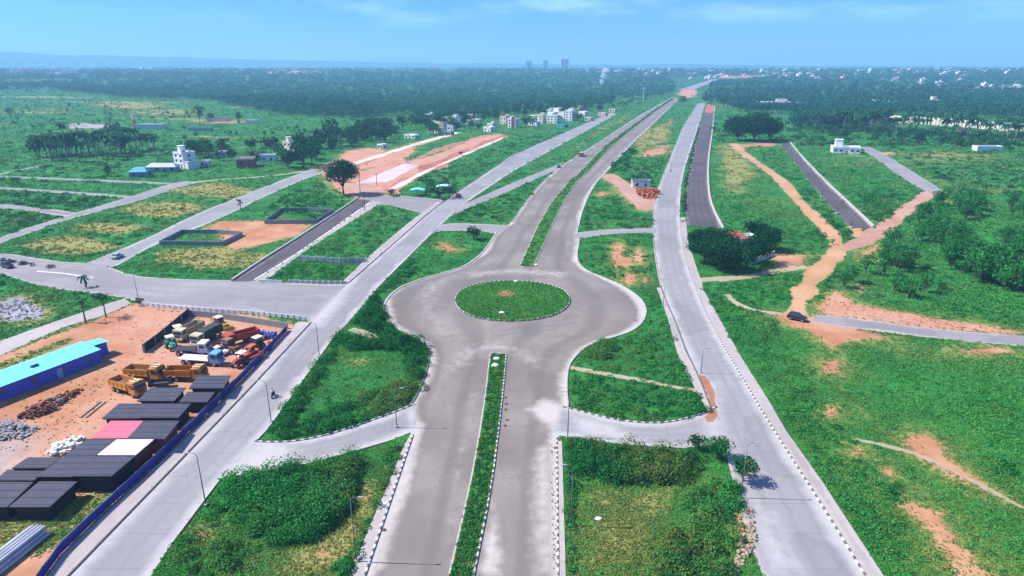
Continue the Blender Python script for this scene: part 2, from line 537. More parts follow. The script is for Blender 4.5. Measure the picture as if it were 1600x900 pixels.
RSV_R = [(1352, 900), (1275, 775), (1210, 675), (1150, 575), (1125, 532), (1100, 485), (1085, 447), (1070, 405), (1065, 375), (1061, 330), (1066, 275),
         (1082, 225), (1095, 185), (1102, 160)]
SIDE_U = [(-420, 372), (0, 394), (92, 409), (135, 411), (172, 417), (205, 431), (270, 436), (370, 438), (408, 440), (470, 443), (546, 444)]
SIDE_D = [(-420, 402), (0, 427), (40, 440), (70, 449), (192, 464), (215, 472), (300, 481), (400, 488), (470, 494), (486, 505)]
LINK1_U = [(398, 690), (430, 692), (470, 689), (520, 678), (570, 661), (610, 647), (648, 632)]
LINK1_D = [(340, 750), (350, 746), (400, 741), (470, 728), (545, 708), (600, 692), (652, 672)]
LINK2_U = [(678, 356), (695, 349), (725, 349), (765, 351), (800, 352)]
LINK2_D = [(670, 370), (684, 361), (705, 361), (750, 360), (780, 367)]
LINK3_U = [(896, 364), (950, 358), (1024, 356)]
LINK3_D = [(900, 374), (950, 365), (1026, 364)]
LINK4_U = [(880, 636), (925, 648), (965, 657), (1012, 662), (1050, 660), (1095, 648), (1120, 636)]
LINK4_D = [(862, 680), (900, 683), (975, 695), (1075, 700), (1140, 694)]
MED_LO_L = [(702, 900), (735, 760), (756, 640), (766, 553)]
MED_LO_R = [(740, 900), (768, 760), (783, 640), (791, 555)]
MED_UP_L = [(812, 416), (850, 332), (888, 284), (905, 271), (942, 231), (1022, 172), (1050, 154)]
MED_UP_R = [(834, 416), (875, 325), (900, 284), (920, 268), (955, 228), (1026, 172), (1054, 154)]
ISLE = [(711, 470), (713, 462), (722, 453), (740, 446), (765, 441), (800, 439), (835, 441), (862, 446), (880, 453), (889, 462), (891, 470), (887, 480), (873, 490),
        (850, 498), (800, 503), (752, 499), (728, 491), (714, 480)]
YARD = [(-420, 700), (-420, 610), (0, 556), (70, 530), (150, 500), (190, 482), (215, 474), (300, 484), (400, 494), (460, 508), (450, 520), (385, 590), (300, 672), (225, 745), (162, 803), (75, 900), (-60, 1020), (-420, 1120)]

EXCL = []          # places where no grass grows (traced polygons)
def excl_strip(L, R, grow=0):
    EXCL.append(list(map(tuple, L)) + list(map(tuple, R))[::-1])

# ------------------------------------------------------------------ patches of bare soil, dry grass ... on the land
PATCH = []
def patch(kind, poly, val=1.0, soft=2.0):
    w = G(poly)[:, :2]
    if kind == 'soil' and val < .95: soft = soft * 1.35 + .3; val = min(.95, val * 1.1)
    PATCH.append((kind, w, val, soft))

patch('soil', YARD, 1, 1.2); patch('grey', [(90, 560), (230, 590), (200, 660), (60, 730), (-100, 900), (-100, 760)], .0, 4)
patch('pink', [(190, 480), (300, 484), (450, 515), (400, 560), (330, 590), (250, 620), (150, 690), (60, 760), (120, 660), (200, 580), (180, 520)], .8, 5)
patch('soil', [(487, 266), (530, 248), (540, 236), (575, 231), (604, 236), (585, 246), (546, 262)], 1, 3)
patch('soil', [(522, 292), (500, 268), (546, 259), (600, 243), (648, 229), (646, 238), (628, 249), (640, 252), (690, 239), (735, 218), (752, 212), (784, 209), (786, 214), (722, 241), (668, 263), (625, 282), (606, 302), (560, 312)], 1, 3)
patch('dry', [(560, 248), (610, 228), (665, 217), (712, 207), (716, 211), (650, 232), (600, 243)], .55, 4)
patch('pink', [(487, 266), (535, 245), (552, 236), (610, 225), (665, 217), (712, 209), (782, 209), (776, 220), (722, 242), (668, 265), (625, 283), (606, 302), (560, 312), (522, 292)], .85, 3)
patch('soilx', [(640, 246), (655, 237), (718, 212), (735, 214), (692, 234), (655, 248)], 1, 3)          # a green strip left between the pink earthworks
patch('soilx', [(562, 264), (588, 259), (588, 262), (565, 268)], .8, 2)
patch('soil', [(322, 358), (345, 346), (400, 345), (487, 352), (465, 367), (400, 384), (365, 392), (345, 368)], 1, 2)
patch('soil', ell(785, 461, 24, 8), .75, 2.5); patch('dry', ell(785, 464, 60, 20), .5, 5)
for a in ((965, 395, 9, 18), (972, 410, 14, 9), (998, 402, 6, 14), (985, 436, 12, 8), (1008, 438, 6, 7)): patch('soil', ell(*a), .85, 1.5)
patch('soil', ell(700, 386, 17, 5, rot=.4), .8, 1.5); patch('dry', ell(700, 388, 30, 10), .6, 3)
patch('dry', [(900, 752), (1085, 745), (1070, 800), (1040, 900), (900, 900)], .60, 4)
patch('soil', ell(1020, 785, 8, 6), .5, 1.0); patch('soil', ell(1120, 772, 9, 6), .9, .8); patch('soil', ell(1158, 820, 10, 30), .8, 1.0)
patch('dry', [(585, 740), (590, 770), (572, 830), (548, 872), (505, 902), (430, 902), (450, 868), (500, 845), (540, 805), (560, 765)], .95, 2.5)
patch('soil', ell(505, 862, 26, 16), .7, 2); patch('soil', ell(440, 893, 14, 7), .45, 1); patch('soil', ell(317, 836, 10, 8), .9, .7)
patch('dry', ell(560, 565, 40, 14), .5, 3); patch('soil', ell(556, 556, 12, 4), .45, 1.2)
patch('soil', ell(1300, 573, 17, 13), .8, 1.5); patch('soil', ell(1300, 644, 14, 9), .75, 1.2); patch('soil', ell(1272, 615, 12, 7), .45, 2)
patch('soil', [(1405, 686), (1440, 678), (1470, 690), (1482, 716), (1560, 768), (1572, 782), (1530, 764), (1460, 730), (1425, 708)], .85, 1.2)
patch('soil', ell(1338, 708, 7, 10, rot=-.4), .8, 1); patch('soil', ell(1387, 736, 8, 13, rot=-.4), .8, 1); patch('soil', ell(1430, 766, 10, 7), .7, 1)
patch('soil', [(1400, 788), (1425, 780), (1470, 800), (1500, 850), (1535, 885), (1562, 910), (1500, 910), (1480, 870), (1450, 830)], .9, 1.8)
patch('dry', [(1385, 780), (1480, 790), (1560, 830), (1610, 910), (1450, 905)], .5, 4)
patch('dry', [(1290, 590), (1310, 590), (1360, 640), (1400, 680), (1390, 690), (1330, 640)], .62, 3)
patch('soil', [(1205, 488), (1290, 498), (1330, 512), (1400, 527), (1330, 532), (1300, 545), (1262, 516), (1225, 506)], .9, 1.5)
patch('soil', ell(1540, 549, 46, 8), .7, 2); patch('dry', [(1340, 530), (1480, 535), (1600, 560), (1500, 575), (1380, 560)], .5, 4)
patch('soil', [(1275, 482), (1306, 452), (1332, 474), (1400, 487), (1500, 503), (1604, 519), (1604, 524), (1450, 514), (1290, 493)], .85, 1.8)
patch('pink', [(1275, 482), (1306, 452), (1332, 474), (1400, 487), (1500, 503), (1604, 519), (1604, 524), (1450, 514), (1290, 493)], .8, 1.8)
patch('soil', [(1345, 395), (1385, 372), (1392, 378), (1350, 405)], .8, 2); patch('soil', ell(1345, 452, 22, 12), .6, 3)
patch('soil', [(1205, 396), (1262, 398), (1250, 416), (1215, 420)], .9, 2)
patch('dry', [(1112, 226), (1160, 224), (1200, 272), (1170, 305), (1118, 302)], .62, 9)
patch('soil', [(1135, 226), (1215, 222), (1215, 228), (1150, 232)], .7, 5)
patch('dry', [(760, 312), (860, 252), (935, 197), (1000, 166), (985, 186), (915, 226), (870, 256), (800, 286)], .50, 6)
patch('dry', [(985, 212), (1058, 180), (1050, 222), (1010, 233), (985, 245)], .66, 7)
patch('soil', [(1003, 236), (1046, 226), (1044, 240), (1000, 245)], .75, 4)
patch('soil', [(945, 274), (972, 284), (992, 295), (1028, 296), (1028, 318), (1010, 330), (985, 318)], .8, 2); patch('soil', ell(941, 303, 10, 5), .7, 2)
patch('dry', ell(110, 384, 85, 15), .78, 5); patch('dry', ell(170, 355, 70, 10), .8, 5); patch('dry', ell(255, 327, 70, 12), .82, 6); patch('dry', ell(335, 298, 80, 11), .8, 6)
patch('dry', ell(330, 404, 95, 17), .72, 4); patch('dry', [(400, 348), (440, 330), (470, 345), (400, 352)], .5, 4)
for y_, x0_, x1_ in ((152, -60, 190), (160, 40, 330), (176, -60, 150), (186, 120, 420), (207, 20, 260), (214, 230, 420), (168, 330, 480)):
    patch('dry', [(x0_, y_ - 1), ((x0_ + x1_) / 2, y_ - 1.8), (x1_, y_ + 1), ((x0_ + x1_) / 2, y_ + 1.2)], .75, 7)
patch('dry', ell(200, 165, 80, 5), .7, 25); patch('soil', ell(140, 197, 44, 5), .75, 12); patch('grey', ell(140, 197, 44, 6), .8, 12)
patch('soil', ell(235, 197, 26, 3), .7, 10); patch('soil', ell(345, 190, 55, 3), .6, 10); patch('dry', ell(260, 175, 80, 6), .6, 25); patch('dry', ell(80, 172, 60, 5), .5, 25)
patch('soil', ell(450, 113, 62, 3), .9, 90); patch('pink', ell(450, 113, 70, 5), .7, 90)
patch('soil', ell(1150, 119, 38, 3), .9, 60); patch('pink', ell(1150, 119, 45, 5), .8, 60)
patch('soil', ell(1075, 146, 16, 7), .9, 12); patch('pink', ell(1075, 146, 20, 9), .8, 12)
patch('dry', ell(1150, 164, 34, 3), .8, 15); patch('dry', ell(1480, 245, 90, 10), .55, 12); patch('dry', ell(1540, 300, 60, 10), .45, 8); patch('soil', ell(1385, 240, 18, 4), .7, 5)
patch('dry', ell(1510, 315, 40, 5), .6, 5); patch('soil', ell(1475, 283, 14, 5), .6, 4)
patch('dry', ell(1210, 440, 20, 4), .5, 2); patch('dry', ell(1330, 250, 60, 14), .4, 9)
patch('soil', ell(22, 485, 34, 20), .8, 2); patch('grey', ell(22, 485, 50, 30), 1, 2); patch('soil', ell(52, 490, 20, 12), .9, 1.5); patch('grey', ell(52, 490, 30, 20), 1, 2)
patch('soil', ell(150, 492, 45, 5, rot=-.45), .7, 1.5)
patch('soilx', [(-60, 585), (60, 546), (110, 527), (115, 532), (60, 556), (-60, 600)], .9, 1.5)
patch('soilx', [(-40, 800), (60, 780), (140, 770), (178, 768), (160, 800), (110, 845), (60, 870), (-40, 860)], .9, 1.5)

patch('grey', [(-60, 660), (30, 660), (60, 690), (20, 740), (-60, 780)], .6, 3)
patch('dry', [(635, 250), (760, 232), (790, 235), (700, 275), (640, 290)], .32, 8)

def fields(P):
    """weights of every kind of patch at world points P (n,2)"""
    out = {k: np.zeros(len(P)) for k in ('soil', 'dry', 'pink', 'grey', 'soilx', 'halo')}
    for kind, w, val, soft in PATCH:
        mg = soft * 3 + 2 if kind == 'soil' else soft
        lo, hi = w.min(0) - mg, w.max(0) + mg
        idx = np.nonzero((P[:, 0] > lo[0]) & (P[:, 0] < hi[0]) & (P[:, 1] > lo[1]) & (P[:, 1] < hi[1]))[0]
        if not len(idx): continue
        Q = P[idx]
        d = edge_dist(Q, w)
        f = np.clip(.5 + np.where(inside(Q, w), d, -d) / (2 * soft), 0, 1) * val
        out[kind][idx] = np.maximum(out[kind][idx], f)
        if kind == 'soil' and soft < 9:
            f2 = np.clip(1 - np.where(inside(Q, w), 0, d) / (soft * 3 + 2), 0, 1) * min(1, val * 1.1)
            out['halo'][idx] = np.maximum(out['halo'][idx], f2)
    out['soil'] = out['soil'] * (1 - out['soilx'])
    return out

# ------------------------------------------------------------------ ground
def build_ground():
    nr, na = 860, 760
    r = np.geomspace(8, 13000, nr)
    a = np.radians(np.linspace(-64, 64, na))
    R, A = np.meshgrid(r, a, indexing='ij')
    X, Y = R * np.sin(A), R * np.cos(A) - 4
    Z = elev(X, Y)
    V = np.stack([X, Y, Z], -1).reshape(-1, 3)
    i = np.arange(nr * na).reshape(nr, na)
    F = np.stack([i[:-1, :-1], i[:-1, 1:], i[1:, 1:], i[1:, :-1]], -1).reshape(-1, 4)
    f = fields(V[:, :2])
    d = np.hypot(V[:, 0], V[:, 1])
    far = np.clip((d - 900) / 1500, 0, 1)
    me = np_mesh('ground', V, F, {'soil': ('POINT', f['soil']), 'dry': ('POINT', f['dry']), 'pink': ('POINT', f['pink']), 'grey': ('POINT', f['grey']), 'halo': ('POINT', f['halo']), 'far': ('POINT', far)}, True)
    tag(link_mesh('ground', me, M_GROUND), 'green grassy land with patches of orange and pink bare soil', 'ground', kind='structure')
build_ground()

DUST = []
def dust(poly, v=1.0, soft=1.5): DUST.append((G(poly)[:, :2], v, soft))
dust([(640, 688), (655, 700), (640, 760), (615, 830), (600, 885), (575, 900), (600, 800)], 1, 1.3)
dust([(770, 780), (778, 830), (785, 900), (745, 900), (762, 820)], .9, 1.2)
dust([(835, 700), (868, 690), (872, 900), (835, 900), (828, 780)], .75, 2.2)
dust([(822, 640), (850, 622), (885, 632), (872, 682), (840, 655)], .9, 1.6)
dust([(350, 750), (345, 735), (420, 670), (450, 690), (470, 720), (410, 742)], .95, 3)
dust([(470, 508), (520, 462), (545, 450), (540, 470), (505, 510)], 1, 3)
dust([(635, 640), (650, 640), (652, 680), (640, 682)], .9, 1.0)
dust([(880, 640), (960, 660), (1010, 690), (900, 682)], .8, 2)
dust([(1090, 580), (1125, 600), (1135, 690), (1100, 690)], .8, 2.5)
dust([(1160, 760), (1215, 800), (1260, 900), (1190, 900)], .7, 2.5)
dust([(655, 440), (720, 424), (712, 440), (690, 462), (690, 490), (705, 510), (740, 530), (700, 545), (672, 520), (655, 490), (645, 465)], .46, 4)
dust([(720, 424), (800, 418), (900, 424), (885, 436), (800, 428), (730, 436)], .55, 2.5)
dust([(700, 548), (760, 530), (800, 535), (860, 560), (850, 585), (795, 560), (790, 552), (765, 552), (735, 575), (690, 600), (680, 580)], .5, 3.5)
dust([(905, 455), (930, 470), (920, 505), (880, 540), (850, 545), (890, 505)], .40, 4)
dust([(735, 600), (752, 600), (725, 730), (705, 880), (690, 900), (700, 760)], .45, 2)
OIL = []
def oil(poly, v=1.0, soft=2.0): OIL.append((G(poly)[:, :2], v, soft))
oil([(840, 350), (870, 340), (850, 415), (836, 416)], .55, 2); oil([(800, 508), (860, 500), (830, 530), (800, 525)], .7, 2)
oil([(700, 560), (760, 560), (745, 640), (715, 640)], .45, 4); oil([(800, 560), (830, 600), (820, 680), (795, 700)], .5, 4)

for pts in ([(770, 520), (800, 512), (850, 510), (900, 503)], [(775, 524), (815, 517), (870, 514)], [(800, 512), (808, 530), (822, 545)], [(700, 525), (730, 518), (745, 524)], [(858, 416), (868, 400), (874, 385)]):
    q_ = smooth(pts, 2); oil(list(q_) + [(x_, y_ + 2.2) for x_, y_ in q_[::-1]], 1.0, .5)
def strip(name, L, R, z, mat, n=160, m=10, axis=None, label=None, ex=True, kind='structure', cat=None, sm=1, jitter=0.0):
    """a sheet of paving between two traced edges"""
    L, R = ext(L), ext(R)
    if sm: L, R = smooth(L, sm), smooth(R, sm)
    a, b = resample(L, n, axis), resample(R, n, axis)
    if ex: excl_strip(a, b)
    A, B = G(a), G(b)
    if jitter:
        A[:, :2] += rng.normal(size=(n, 2)) * jitter; B[:, :2] += rng.normal(size=(n, 2)) * jitter
    t = np.linspace(0, 1, m)[None, :, None]
    P = A[:, None, :] * (1 - t) + B[:, None, :] * t
    P[..., 2] = elev(P[..., 0], P[..., 1]) + z
    w = np.linalg.norm(A - B, axis=1)[:, None]
    edge = np.minimum(t[..., 0], 1 - t[..., 0]) * w
    across = np.broadcast_to(t[..., 0], edge.shape)
    mid = (A + B) / 2
    al = np.r_[0, np.cumsum(np.linalg.norm(np.diff(mid, axis=0), axis=1))]
    V = P.reshape(-1, 3)
    i = np.arange(n * m).reshape(n, m)
    F = np.stack([i[:-1, :-1], i[:-1, 1:], i[1:, 1:], i[1:, :-1]], -1).reshape(-1, 4)
    def weigh(lst):
        o = np.zeros(len(V))
        for w_, v_, s_ in lst:
            d = edge_dist(V[:, :2], w_)
            o = np.maximum(o, np.clip(.5 + np.where(inside(V[:, :2], w_), d, -d) / (2 * s_), 0, 1) * v_)
        return o
    me = np_mesh(name, V, F, {'edge': ('POINT', edge.ravel()), 'across': ('POINT', across.ravel()), 'run': ('POINT', np.repeat(al, m)), 'dust': ('POINT', weigh(DUST)), 'oil': ('POINT', weigh(OIL))}, False)
    fl = np.array([p.normal.z for p in me.polygons[:3]])
    if fl.mean() < 0: me.flip_normals()
    o = link_mesh(name, me, mat)
    return tag(o, label, cat, kind=kind)

def track(name, pts, width, z, mat, label, n=70, wob=.25, ex=True, cat=None):
    P = G(resample(smooth(pts, 2), n))
    d = np.gradient(P[:, :2], axis=0); d /= np.linalg.norm(d, axis=1, keepdims=True)
    nn = np.stack([-d[:, 1], d[:, 0]], 1)
    w = width * .5 * (1 + np.convolve(rng.normal(size=n + 6), np.ones(7) / 7, 'valid') * wob * 2)
    m = 7
    t = np.linspace(-1, 1, m)
    Q = np.zeros((n, m, 3))
    Q[..., :2] = P[:, None, :2] + nn[:, None, :] * (t[None, :, None] * w[:, None, None])
    Q[..., 2] = elev(Q[..., 0], Q[..., 1]) + z
    edge = (1 - np.abs(t))[None, :] * w[:, None]
    i = np.arange(n * m).reshape(n, m)
    F = np.stack([i[:-1, :-1], i[:-1, 1:], i[1:, 1:], i[1:, :-1]], -1).reshape(-1, 4)
    ac = np.broadcast_to((t + 1) / 2, edge.shape)
    z0 = np.zeros(n * m)
    me = np_mesh(name, Q.reshape(-1, 3), F, {'edge': ('POINT', edge.ravel()), 'across': ('POINT', ac.ravel()), 'dust': ('POINT', z0), 'oil': ('POINT', z0)})
    if me.polygons[0].normal.z < 0: me.flip_normals()
    if ex:
        a, b = Q[:, 0], Q[:, -1]
        EXW.append(np.concatenate([a[:, :2], b[::-1, :2]]))
    return tag(link_mesh(name, me, mat), label, cat, kind='structure')
EXW = []

def ribbon(name, pts, w, h, z, mat, label=None, cat=None, kind='structure', closed=False, sm=1, step=1.0, side=0.0, parent=None):
    """a low upstand (kerb, wall) of width w and height h along a traced line"""
    p = ext(pts) if not closed else [tuple(q) for q in pts] + [tuple(pts[0])]
    if sm: p = smooth(p, sm)
    W = G(p)[:, :2]
    s = np.r_[0, np.cumsum(np.hypot(*np.diff(W, axis=0).T))]
    n = max(3, int(s[-1] / step))
    t = np.linspace(0, s[-1], n)
    P = np.stack([np.interp(t, s, W[:, 0]), np.interp(t, s, W[:, 1])], 1)
    d = np.gradient(P, axis=0); d /= np.linalg.norm(d, axis=1, keepdims=True)
    nn = np.stack([-d[:, 1], d[:, 0]], 1)
    P = P + nn * side
    e = elev(P[:, 0], P[:, 1])
    prof = [(-w / 2, z - .05), (-w / 2, z + h * .92), (-w / 2 + w * .12, z + h), (w / 2 - w * .12, z + h), (w / 2, z + h * .92), (w / 2, z - .05)]
    V = np.concatenate([np.stack([P[:, 0] + nn[:, 0] * o, P[:, 1] + nn[:, 1] * o, e + zz], 1) for o, zz in prof])
    k = len(prof)
    F = []
    idx = np.arange(n)
    for j in range(k - 1):
        a, b = idx + j * n, idx + (j + 1) * n
        F.append(np.stack([a[:-1], b[:-1], b[1:], a[1:]], 1))
    F = np.concatenate(F)
    me = np_mesh(name, V, F, {'along': ('POINT', np.tile(t, k))})
    bm = BM(); bm.from_mesh(me)
    bm.verts.ensure_lookup_table()
    bm.faces.new([bm.verts[j * n] for j in range(k)]); bm.faces.new([bm.verts[j * n + n - 1] for j in range(k)][::-1])
    bmesh.ops.recalc_face_normals(bm, faces=bm.faces[:]); bm.to_mesh(me); bm.free()
    return tag(link_mesh(name, me, mat, parent), label, cat, kind=kind)

# ------------------------------------------------------------------ roads
strip('main_road', MAIN_L, MAIN_R, .030, M_ROAD, 620, 34, 1, 'wide worn grey highway widening round a grassy roundabout', cat='road')
strip('left_service_road', LSV_L, LSV_R, .030, M_ROAD_BLUE, 420, 14, 1, 'pale grey service road running past the blue fenced yard', cat='road', sm=0)
strip('right_service_road', RSV_L, RSV_R, .030, M_ROAD_BLUE, 420, 14, 1, 'pale grey service road along the right hand field', cat='road')
strip('side_road', SIDE_U, SIDE_D, .024, M_ROAD_LANE, 200, 12, 0, 'pale side road joining the left service road', cat='road')
strip('link_road', LINK1_U, LINK1_D, .036, M_ROAD_BLUE, 80, 10, 0, 'curved pale slip road below the weedy left island', cat='road')
strip('link_road', LINK2_U, LINK2_D, .036, M_ROAD_LANE, 60, 6, 0, 'narrow slip road above the wedge of weeds left of roundabout', cat='road')
strip('link_road', LINK3_U, LINK3_D, .036, M_ROAD_LANE, 60, 6, 0, 'thin straight lane crossing grass right of the upper highway', cat='road')
strip('link_road', LINK4_U, LINK4_D, .036, M_ROAD_BLUE, 80, 10, 0, 'curved pale slip road below the weedy right island', cat='road')
strip('ramp_road', [(880, 254), (800, 286), (727, 318), (712, 326)], [(872, 264), (800, 297), (717, 332), (704, 336)], .036, M_ROAD_LANE, 60, 6, None, 'thin ramp joining the upper highway to the left service road', cat='road', sm=0)
strip('yard_lane', [(135, 411), (225, 375), (300, 337), (400, 297), (487, 264)], [(178, 418), (245, 380), (312, 355), (375, 327), (400, 313), (480, 278), (505, 271)], .030, M_ROAD_BLUE, 120, 8, None, 'pale concrete lane climbing between grass plots at left', cat='road')
strip('plot_lane', [(362, 440), (415, 405), (487, 360), (560, 311)], [(395, 440), (440, 412), (500, 372), (580, 314)], .030, M_ROAD_DARK, 90, 8, None, 'dark asphalt lane between two grass plots', cat='road', sm=0)
strip('pavement', [(397, 440), (442, 412), (502, 372), (582, 314)], [(416, 438), (470, 397), (517, 366), (596, 317)], .034, M_PAVE, 90, 5, None, 'pale paved strip beside the dark plot lane', cat='pavement', sm=0)
strip('cross_lane', [(556, 312), (595, 304), (627, 309), (694, 315)], [(575, 324), (600, 318), (650, 331), (672, 336)], .026, M_ROAD_LANE, 60, 8, None, 'grey lane linking the dug earthworks with the service road', cat='road')
strip('earthwork_road', [(556, 287), (632, 255)], [(606, 284), (655, 259)], .028, M_SLAB, 40, 8, None, 'pinkish concrete slab road on the red earthworks', cat='road', sm=0)
strip('earthwork_road', [(500, 268), (540, 292), (562, 310)], [(530, 285), (566, 286), (606, 300)], .026, M_PINKDIRT, 40, 8, None, 'dusty pink turning area beside the big dark tree', cat='road', sm=0)
track('earthwork_track', [(612, 296), (668, 266), (722, 243), (786, 215)], 3.2, .024, M_CREAMTRACK, 'thin cream strip at the lower edge of the red earthworks', 60, .3, cat='track')
track('earthwork_bank', [(600, 303), (640, 278), (690, 252), (740, 230), (790, 212)], 7.5, .016, M_REDBANK, 'ragged dark red earth bank along the slab road', 60, .7, cat='earth bank')
track('earthwork_bank', [(560, 258), (610, 238), (660, 224), (705, 209)], 5, .016, M_REDBANK, 'narrow red earth bank above the cream gravel track', 60, .7, cat='earth bank')
track('earthwork_bank', [(600, 272), (640, 252), (690, 232), (735, 217), (775, 210)], 6, .014, M_REDBANK, 'red earth bank beside the thin green strip', 60, .8, cat='earth bank')
track('earthwork_track', [(546, 258), (600, 241), (660, 222), (716, 207)], 6.5, .03, M_CREAMTRACK, 'cream gravel track along the red earthworks', cat='track')
strip('field_road', [(-420, 505), (-200, 450), (0, 371), (40, 357), (117, 333), (195, 310), (265, 287), (290, 283)], [(-420, 530), (-200, 470), (0, 381), (40, 366), (100, 345), (225, 311), (275, 294), (310, 285)], .028, M_ROAD_LANE, 120, 6, None, 'pale farm road crossing the left fields', cat='road', sm=0)
track('field_track', [(300, 285), (350, 280), (400, 277), (450, 272), (475, 267)], 3.0, .03, M_TAN, 'thin pale track carrying the farm road on to the right', wob=.1, cat='track')
for p, w, l in (([(-200, 268), (0, 276), (130, 281), (262, 287)], 4.0, 'upper thin pale track across the left fields'),
             ([(-200, 284), (0, 294), (100, 300), (203, 308)], 4.0, 'middle thin pale track across the left fields'),
             ([(-200, 305), (0, 322), (60, 328), (117, 336)], 6.0, 'lower wide pale track across the left fields'),
             ([(-30, 280), (0, 272), (40, 264), (75, 257)], 3.0, 'short pale track by the palm row')):
    track('field_track', p, w, .02, M_ROAD_LANE, l, wob=.1, cat='track')
strip('yard_road', [(-420, 660), (-200, 600), (0, 533), (70, 508), (147, 482), (195, 466)], [(-420, 700), (-200, 625), (0, 556), (100, 511), (155, 495), (205, 475)], .026, M_PAVE, 120, 8, None, 'dusty tan lane between the blue roofed shed and the grass', cat='road', sm=0)
strip('dark_road', [(1073, 352), (1072, 312), (1074, 285), (1084, 232), (1092, 207), (1101, 172)], [(1128, 357), (1112, 325), (1106, 300), (1105, 255), (1112, 207), (1116, 166)], .030, M_ROAD_DARK, 140, 10, None, 'fresh dark asphalt road beside the right service road', cat='road')
strip('slab_road', [(1327, 356), (1300, 326), (1282, 305), (1257, 274), (1232, 241), (1222, 226)], [(1363, 356), (1325, 320), (1285, 282), (1250, 245), (1240, 235), (1233, 223)], .030, M_ROAD_DARK, 120, 8, None, 'straight dark asphalt road ending at the dirt track', cat='road', sm=0)
strip('village_road', [(1340, 230), (1352, 236), (1395, 267), (1420, 285), (1450, 301)], [(1356, 229), (1366, 233), (1390, 246), (1425, 267), (1478, 301)], .028, M_ROAD_LANE, 80, 6, None, 'grey broken lane running down from the white house', cat='road', jitter=.4)
strip('field_edge_road', [(1275, 492), (1360, 500), (1450, 514), (1600, 525), (1900, 545)], [(1268, 503), (1325, 512), (1450, 528), (1600, 541), (1900, 568)], .030, M_ROAD_LANE, 100, 8, None, 'pale road leaving the picture past the pink bank', cat='road', jitter=.15)
track('dirt_track', [(1146, 224), (1165, 243), (1200, 266), (1225, 285), (1250, 317), (1282, 347), (1305, 372), (1310, 395), (1284, 418), (1262, 445), (1248, 470), (1243, 500)], 5.6, .022, M_DIRT, 'winding orange dirt track through the green field', 160, cat='track')
track('dirt_track', [(1306, 390), (1345, 381), (1378, 358), (1420, 328), (1450, 303), (1466, 297)], 6.0, .018, M_PINKDIRT, 'pinkish dirt track beside the young woodland', 90, cat='track')
track('footpath', [(1088, 437), (1130, 436), (1170, 432), (1210, 424), (1262, 417)], 3.6, .020, M_TAN, 'tan footpath below the dark tree clump', 70, cat='path')
track('footpath', [(1136, 460), (1150, 475), (1180, 486), (1238, 493)], 1.7, .020, M_TAN, 'narrow pale footpath curving to the parked black car', 60, cat='path')
track('footpath', [(1350, 372), (1340, 362), (1332, 354)], 5, .016, M_DIRT, 'short dirt spur at the foot of the straight dark road', 30, cat='path')
track('footpath', [(890, 574), (950, 585), (1000, 594), (1095, 612)], 1.5, .020, M_TAN, 'pale straight footpath dividing the right island weeds', 60, .1, cat='path')
track('footpath', [(1330, 685), (1400, 700), (1450, 716), (1540, 762), (1610, 800), (1700, 840)], .9, .020, M_TAN, 'thin worn footpath over the big right field', 80, cat='path')
track('footpath', [(945, 272), (970, 286), (992, 305), (1014, 328)], 9.5, .020, M_PINKDIRT, 'pink dirt cut between highway and right service road', 40, .1, cat='path')
track('footpath', [(548, 514), (568, 520), (590, 530)], 2.0, .020, M_TAN, 'short tan gap between the two left weed islands', 30, cat='path')
strip('far_road', [(1060, 140), (1090, 131), (1112, 124)], [(1084, 140), (1104, 132), (1122, 124)], .05, M_ROAD_LANE, 40, 4, None, 'pale highway running on far beyond the red bank', cat='road', sm=0)
# pavements
strip('pavement', [(75, 900), (100, 866), (162, 806), (225, 748), (300, 676), (385, 591), (452, 518), (466, 503)], [(106, 900), (324, 675), (399, 597), (485, 504)], .12, M_PAVE, 160, 5, 1, 'pale paved strip between blue fence and kerb', cat='pavement', sm=0)
strip('pavement', [(535, 441), (575, 402), (640, 347), (682, 316)], [(544, 442), (664, 337), (689, 317)], .12, M_PAVE, 80, 5, 1, 'pale pavement beside the plot left of the service road', cat='pavement', sm=0)
strip('pavement', RSV_R[:8], [(1380, 900), (1287, 757), (1229, 675), (1200, 625), (1160, 562), (1125, 500), (1100, 455), (1084, 415)], .12, M_PAVE, 160, 5, 1, 'paved strip between right service road and the field', cat='pavement', sm=0)
strip('pavement', [(1026, 450), (1044, 500), (1060, 560), (1090, 615), (1103, 640)], [(1032, 450), (1053, 500), (1071, 550), (1091, 590), (1111, 640)], .12, M_PAVE, 60, 4, 1, 'narrow pavement beside the right island', cat='pavement', sm=0)
strip('pavement', [(545, 900), (560, 868), (577, 825), (607, 757), (630, 700), (640, 682)], [(569, 900), (644, 680)], .12, M_PAVE, 60, 4, 1, 'grey pavement beside the lower left highway lane', cat='pavement', sm=0)
strip('pavement', [(873, 900), (871, 690)], [(884, 900), (878, 690)], .12, M_PAVE, 60, 4, 1, 'narrow pavement beside the lower right highway lane', cat='pavement', sm=0)
strip('pavement', [(1060, 340), (1065, 376), (1070, 405), (1085, 447)], [(1071, 340), (1075, 376), (1084, 405), (1098, 447)], .115, M_PAVE, 40, 4, 1, 'broken pavement beside the dark tree clump', cat='pavement', sm=0)
# painted lines
s_line = paint('road_paint_white', (.74, .73, .72), .7, .12)
def line(pts, w, z, label):
    o = track('lane_marking', pts, w, z, s_line, label, 40, .03, False, cat='road marking')
line([(398, 437), (445, 409), (503, 370), (578, 316)], .5, .045, 'white edge line on the dark plot lane')
line([(58, 424), (100, 427), (145, 434)], .5, .030, 'faint white line on the left side road')

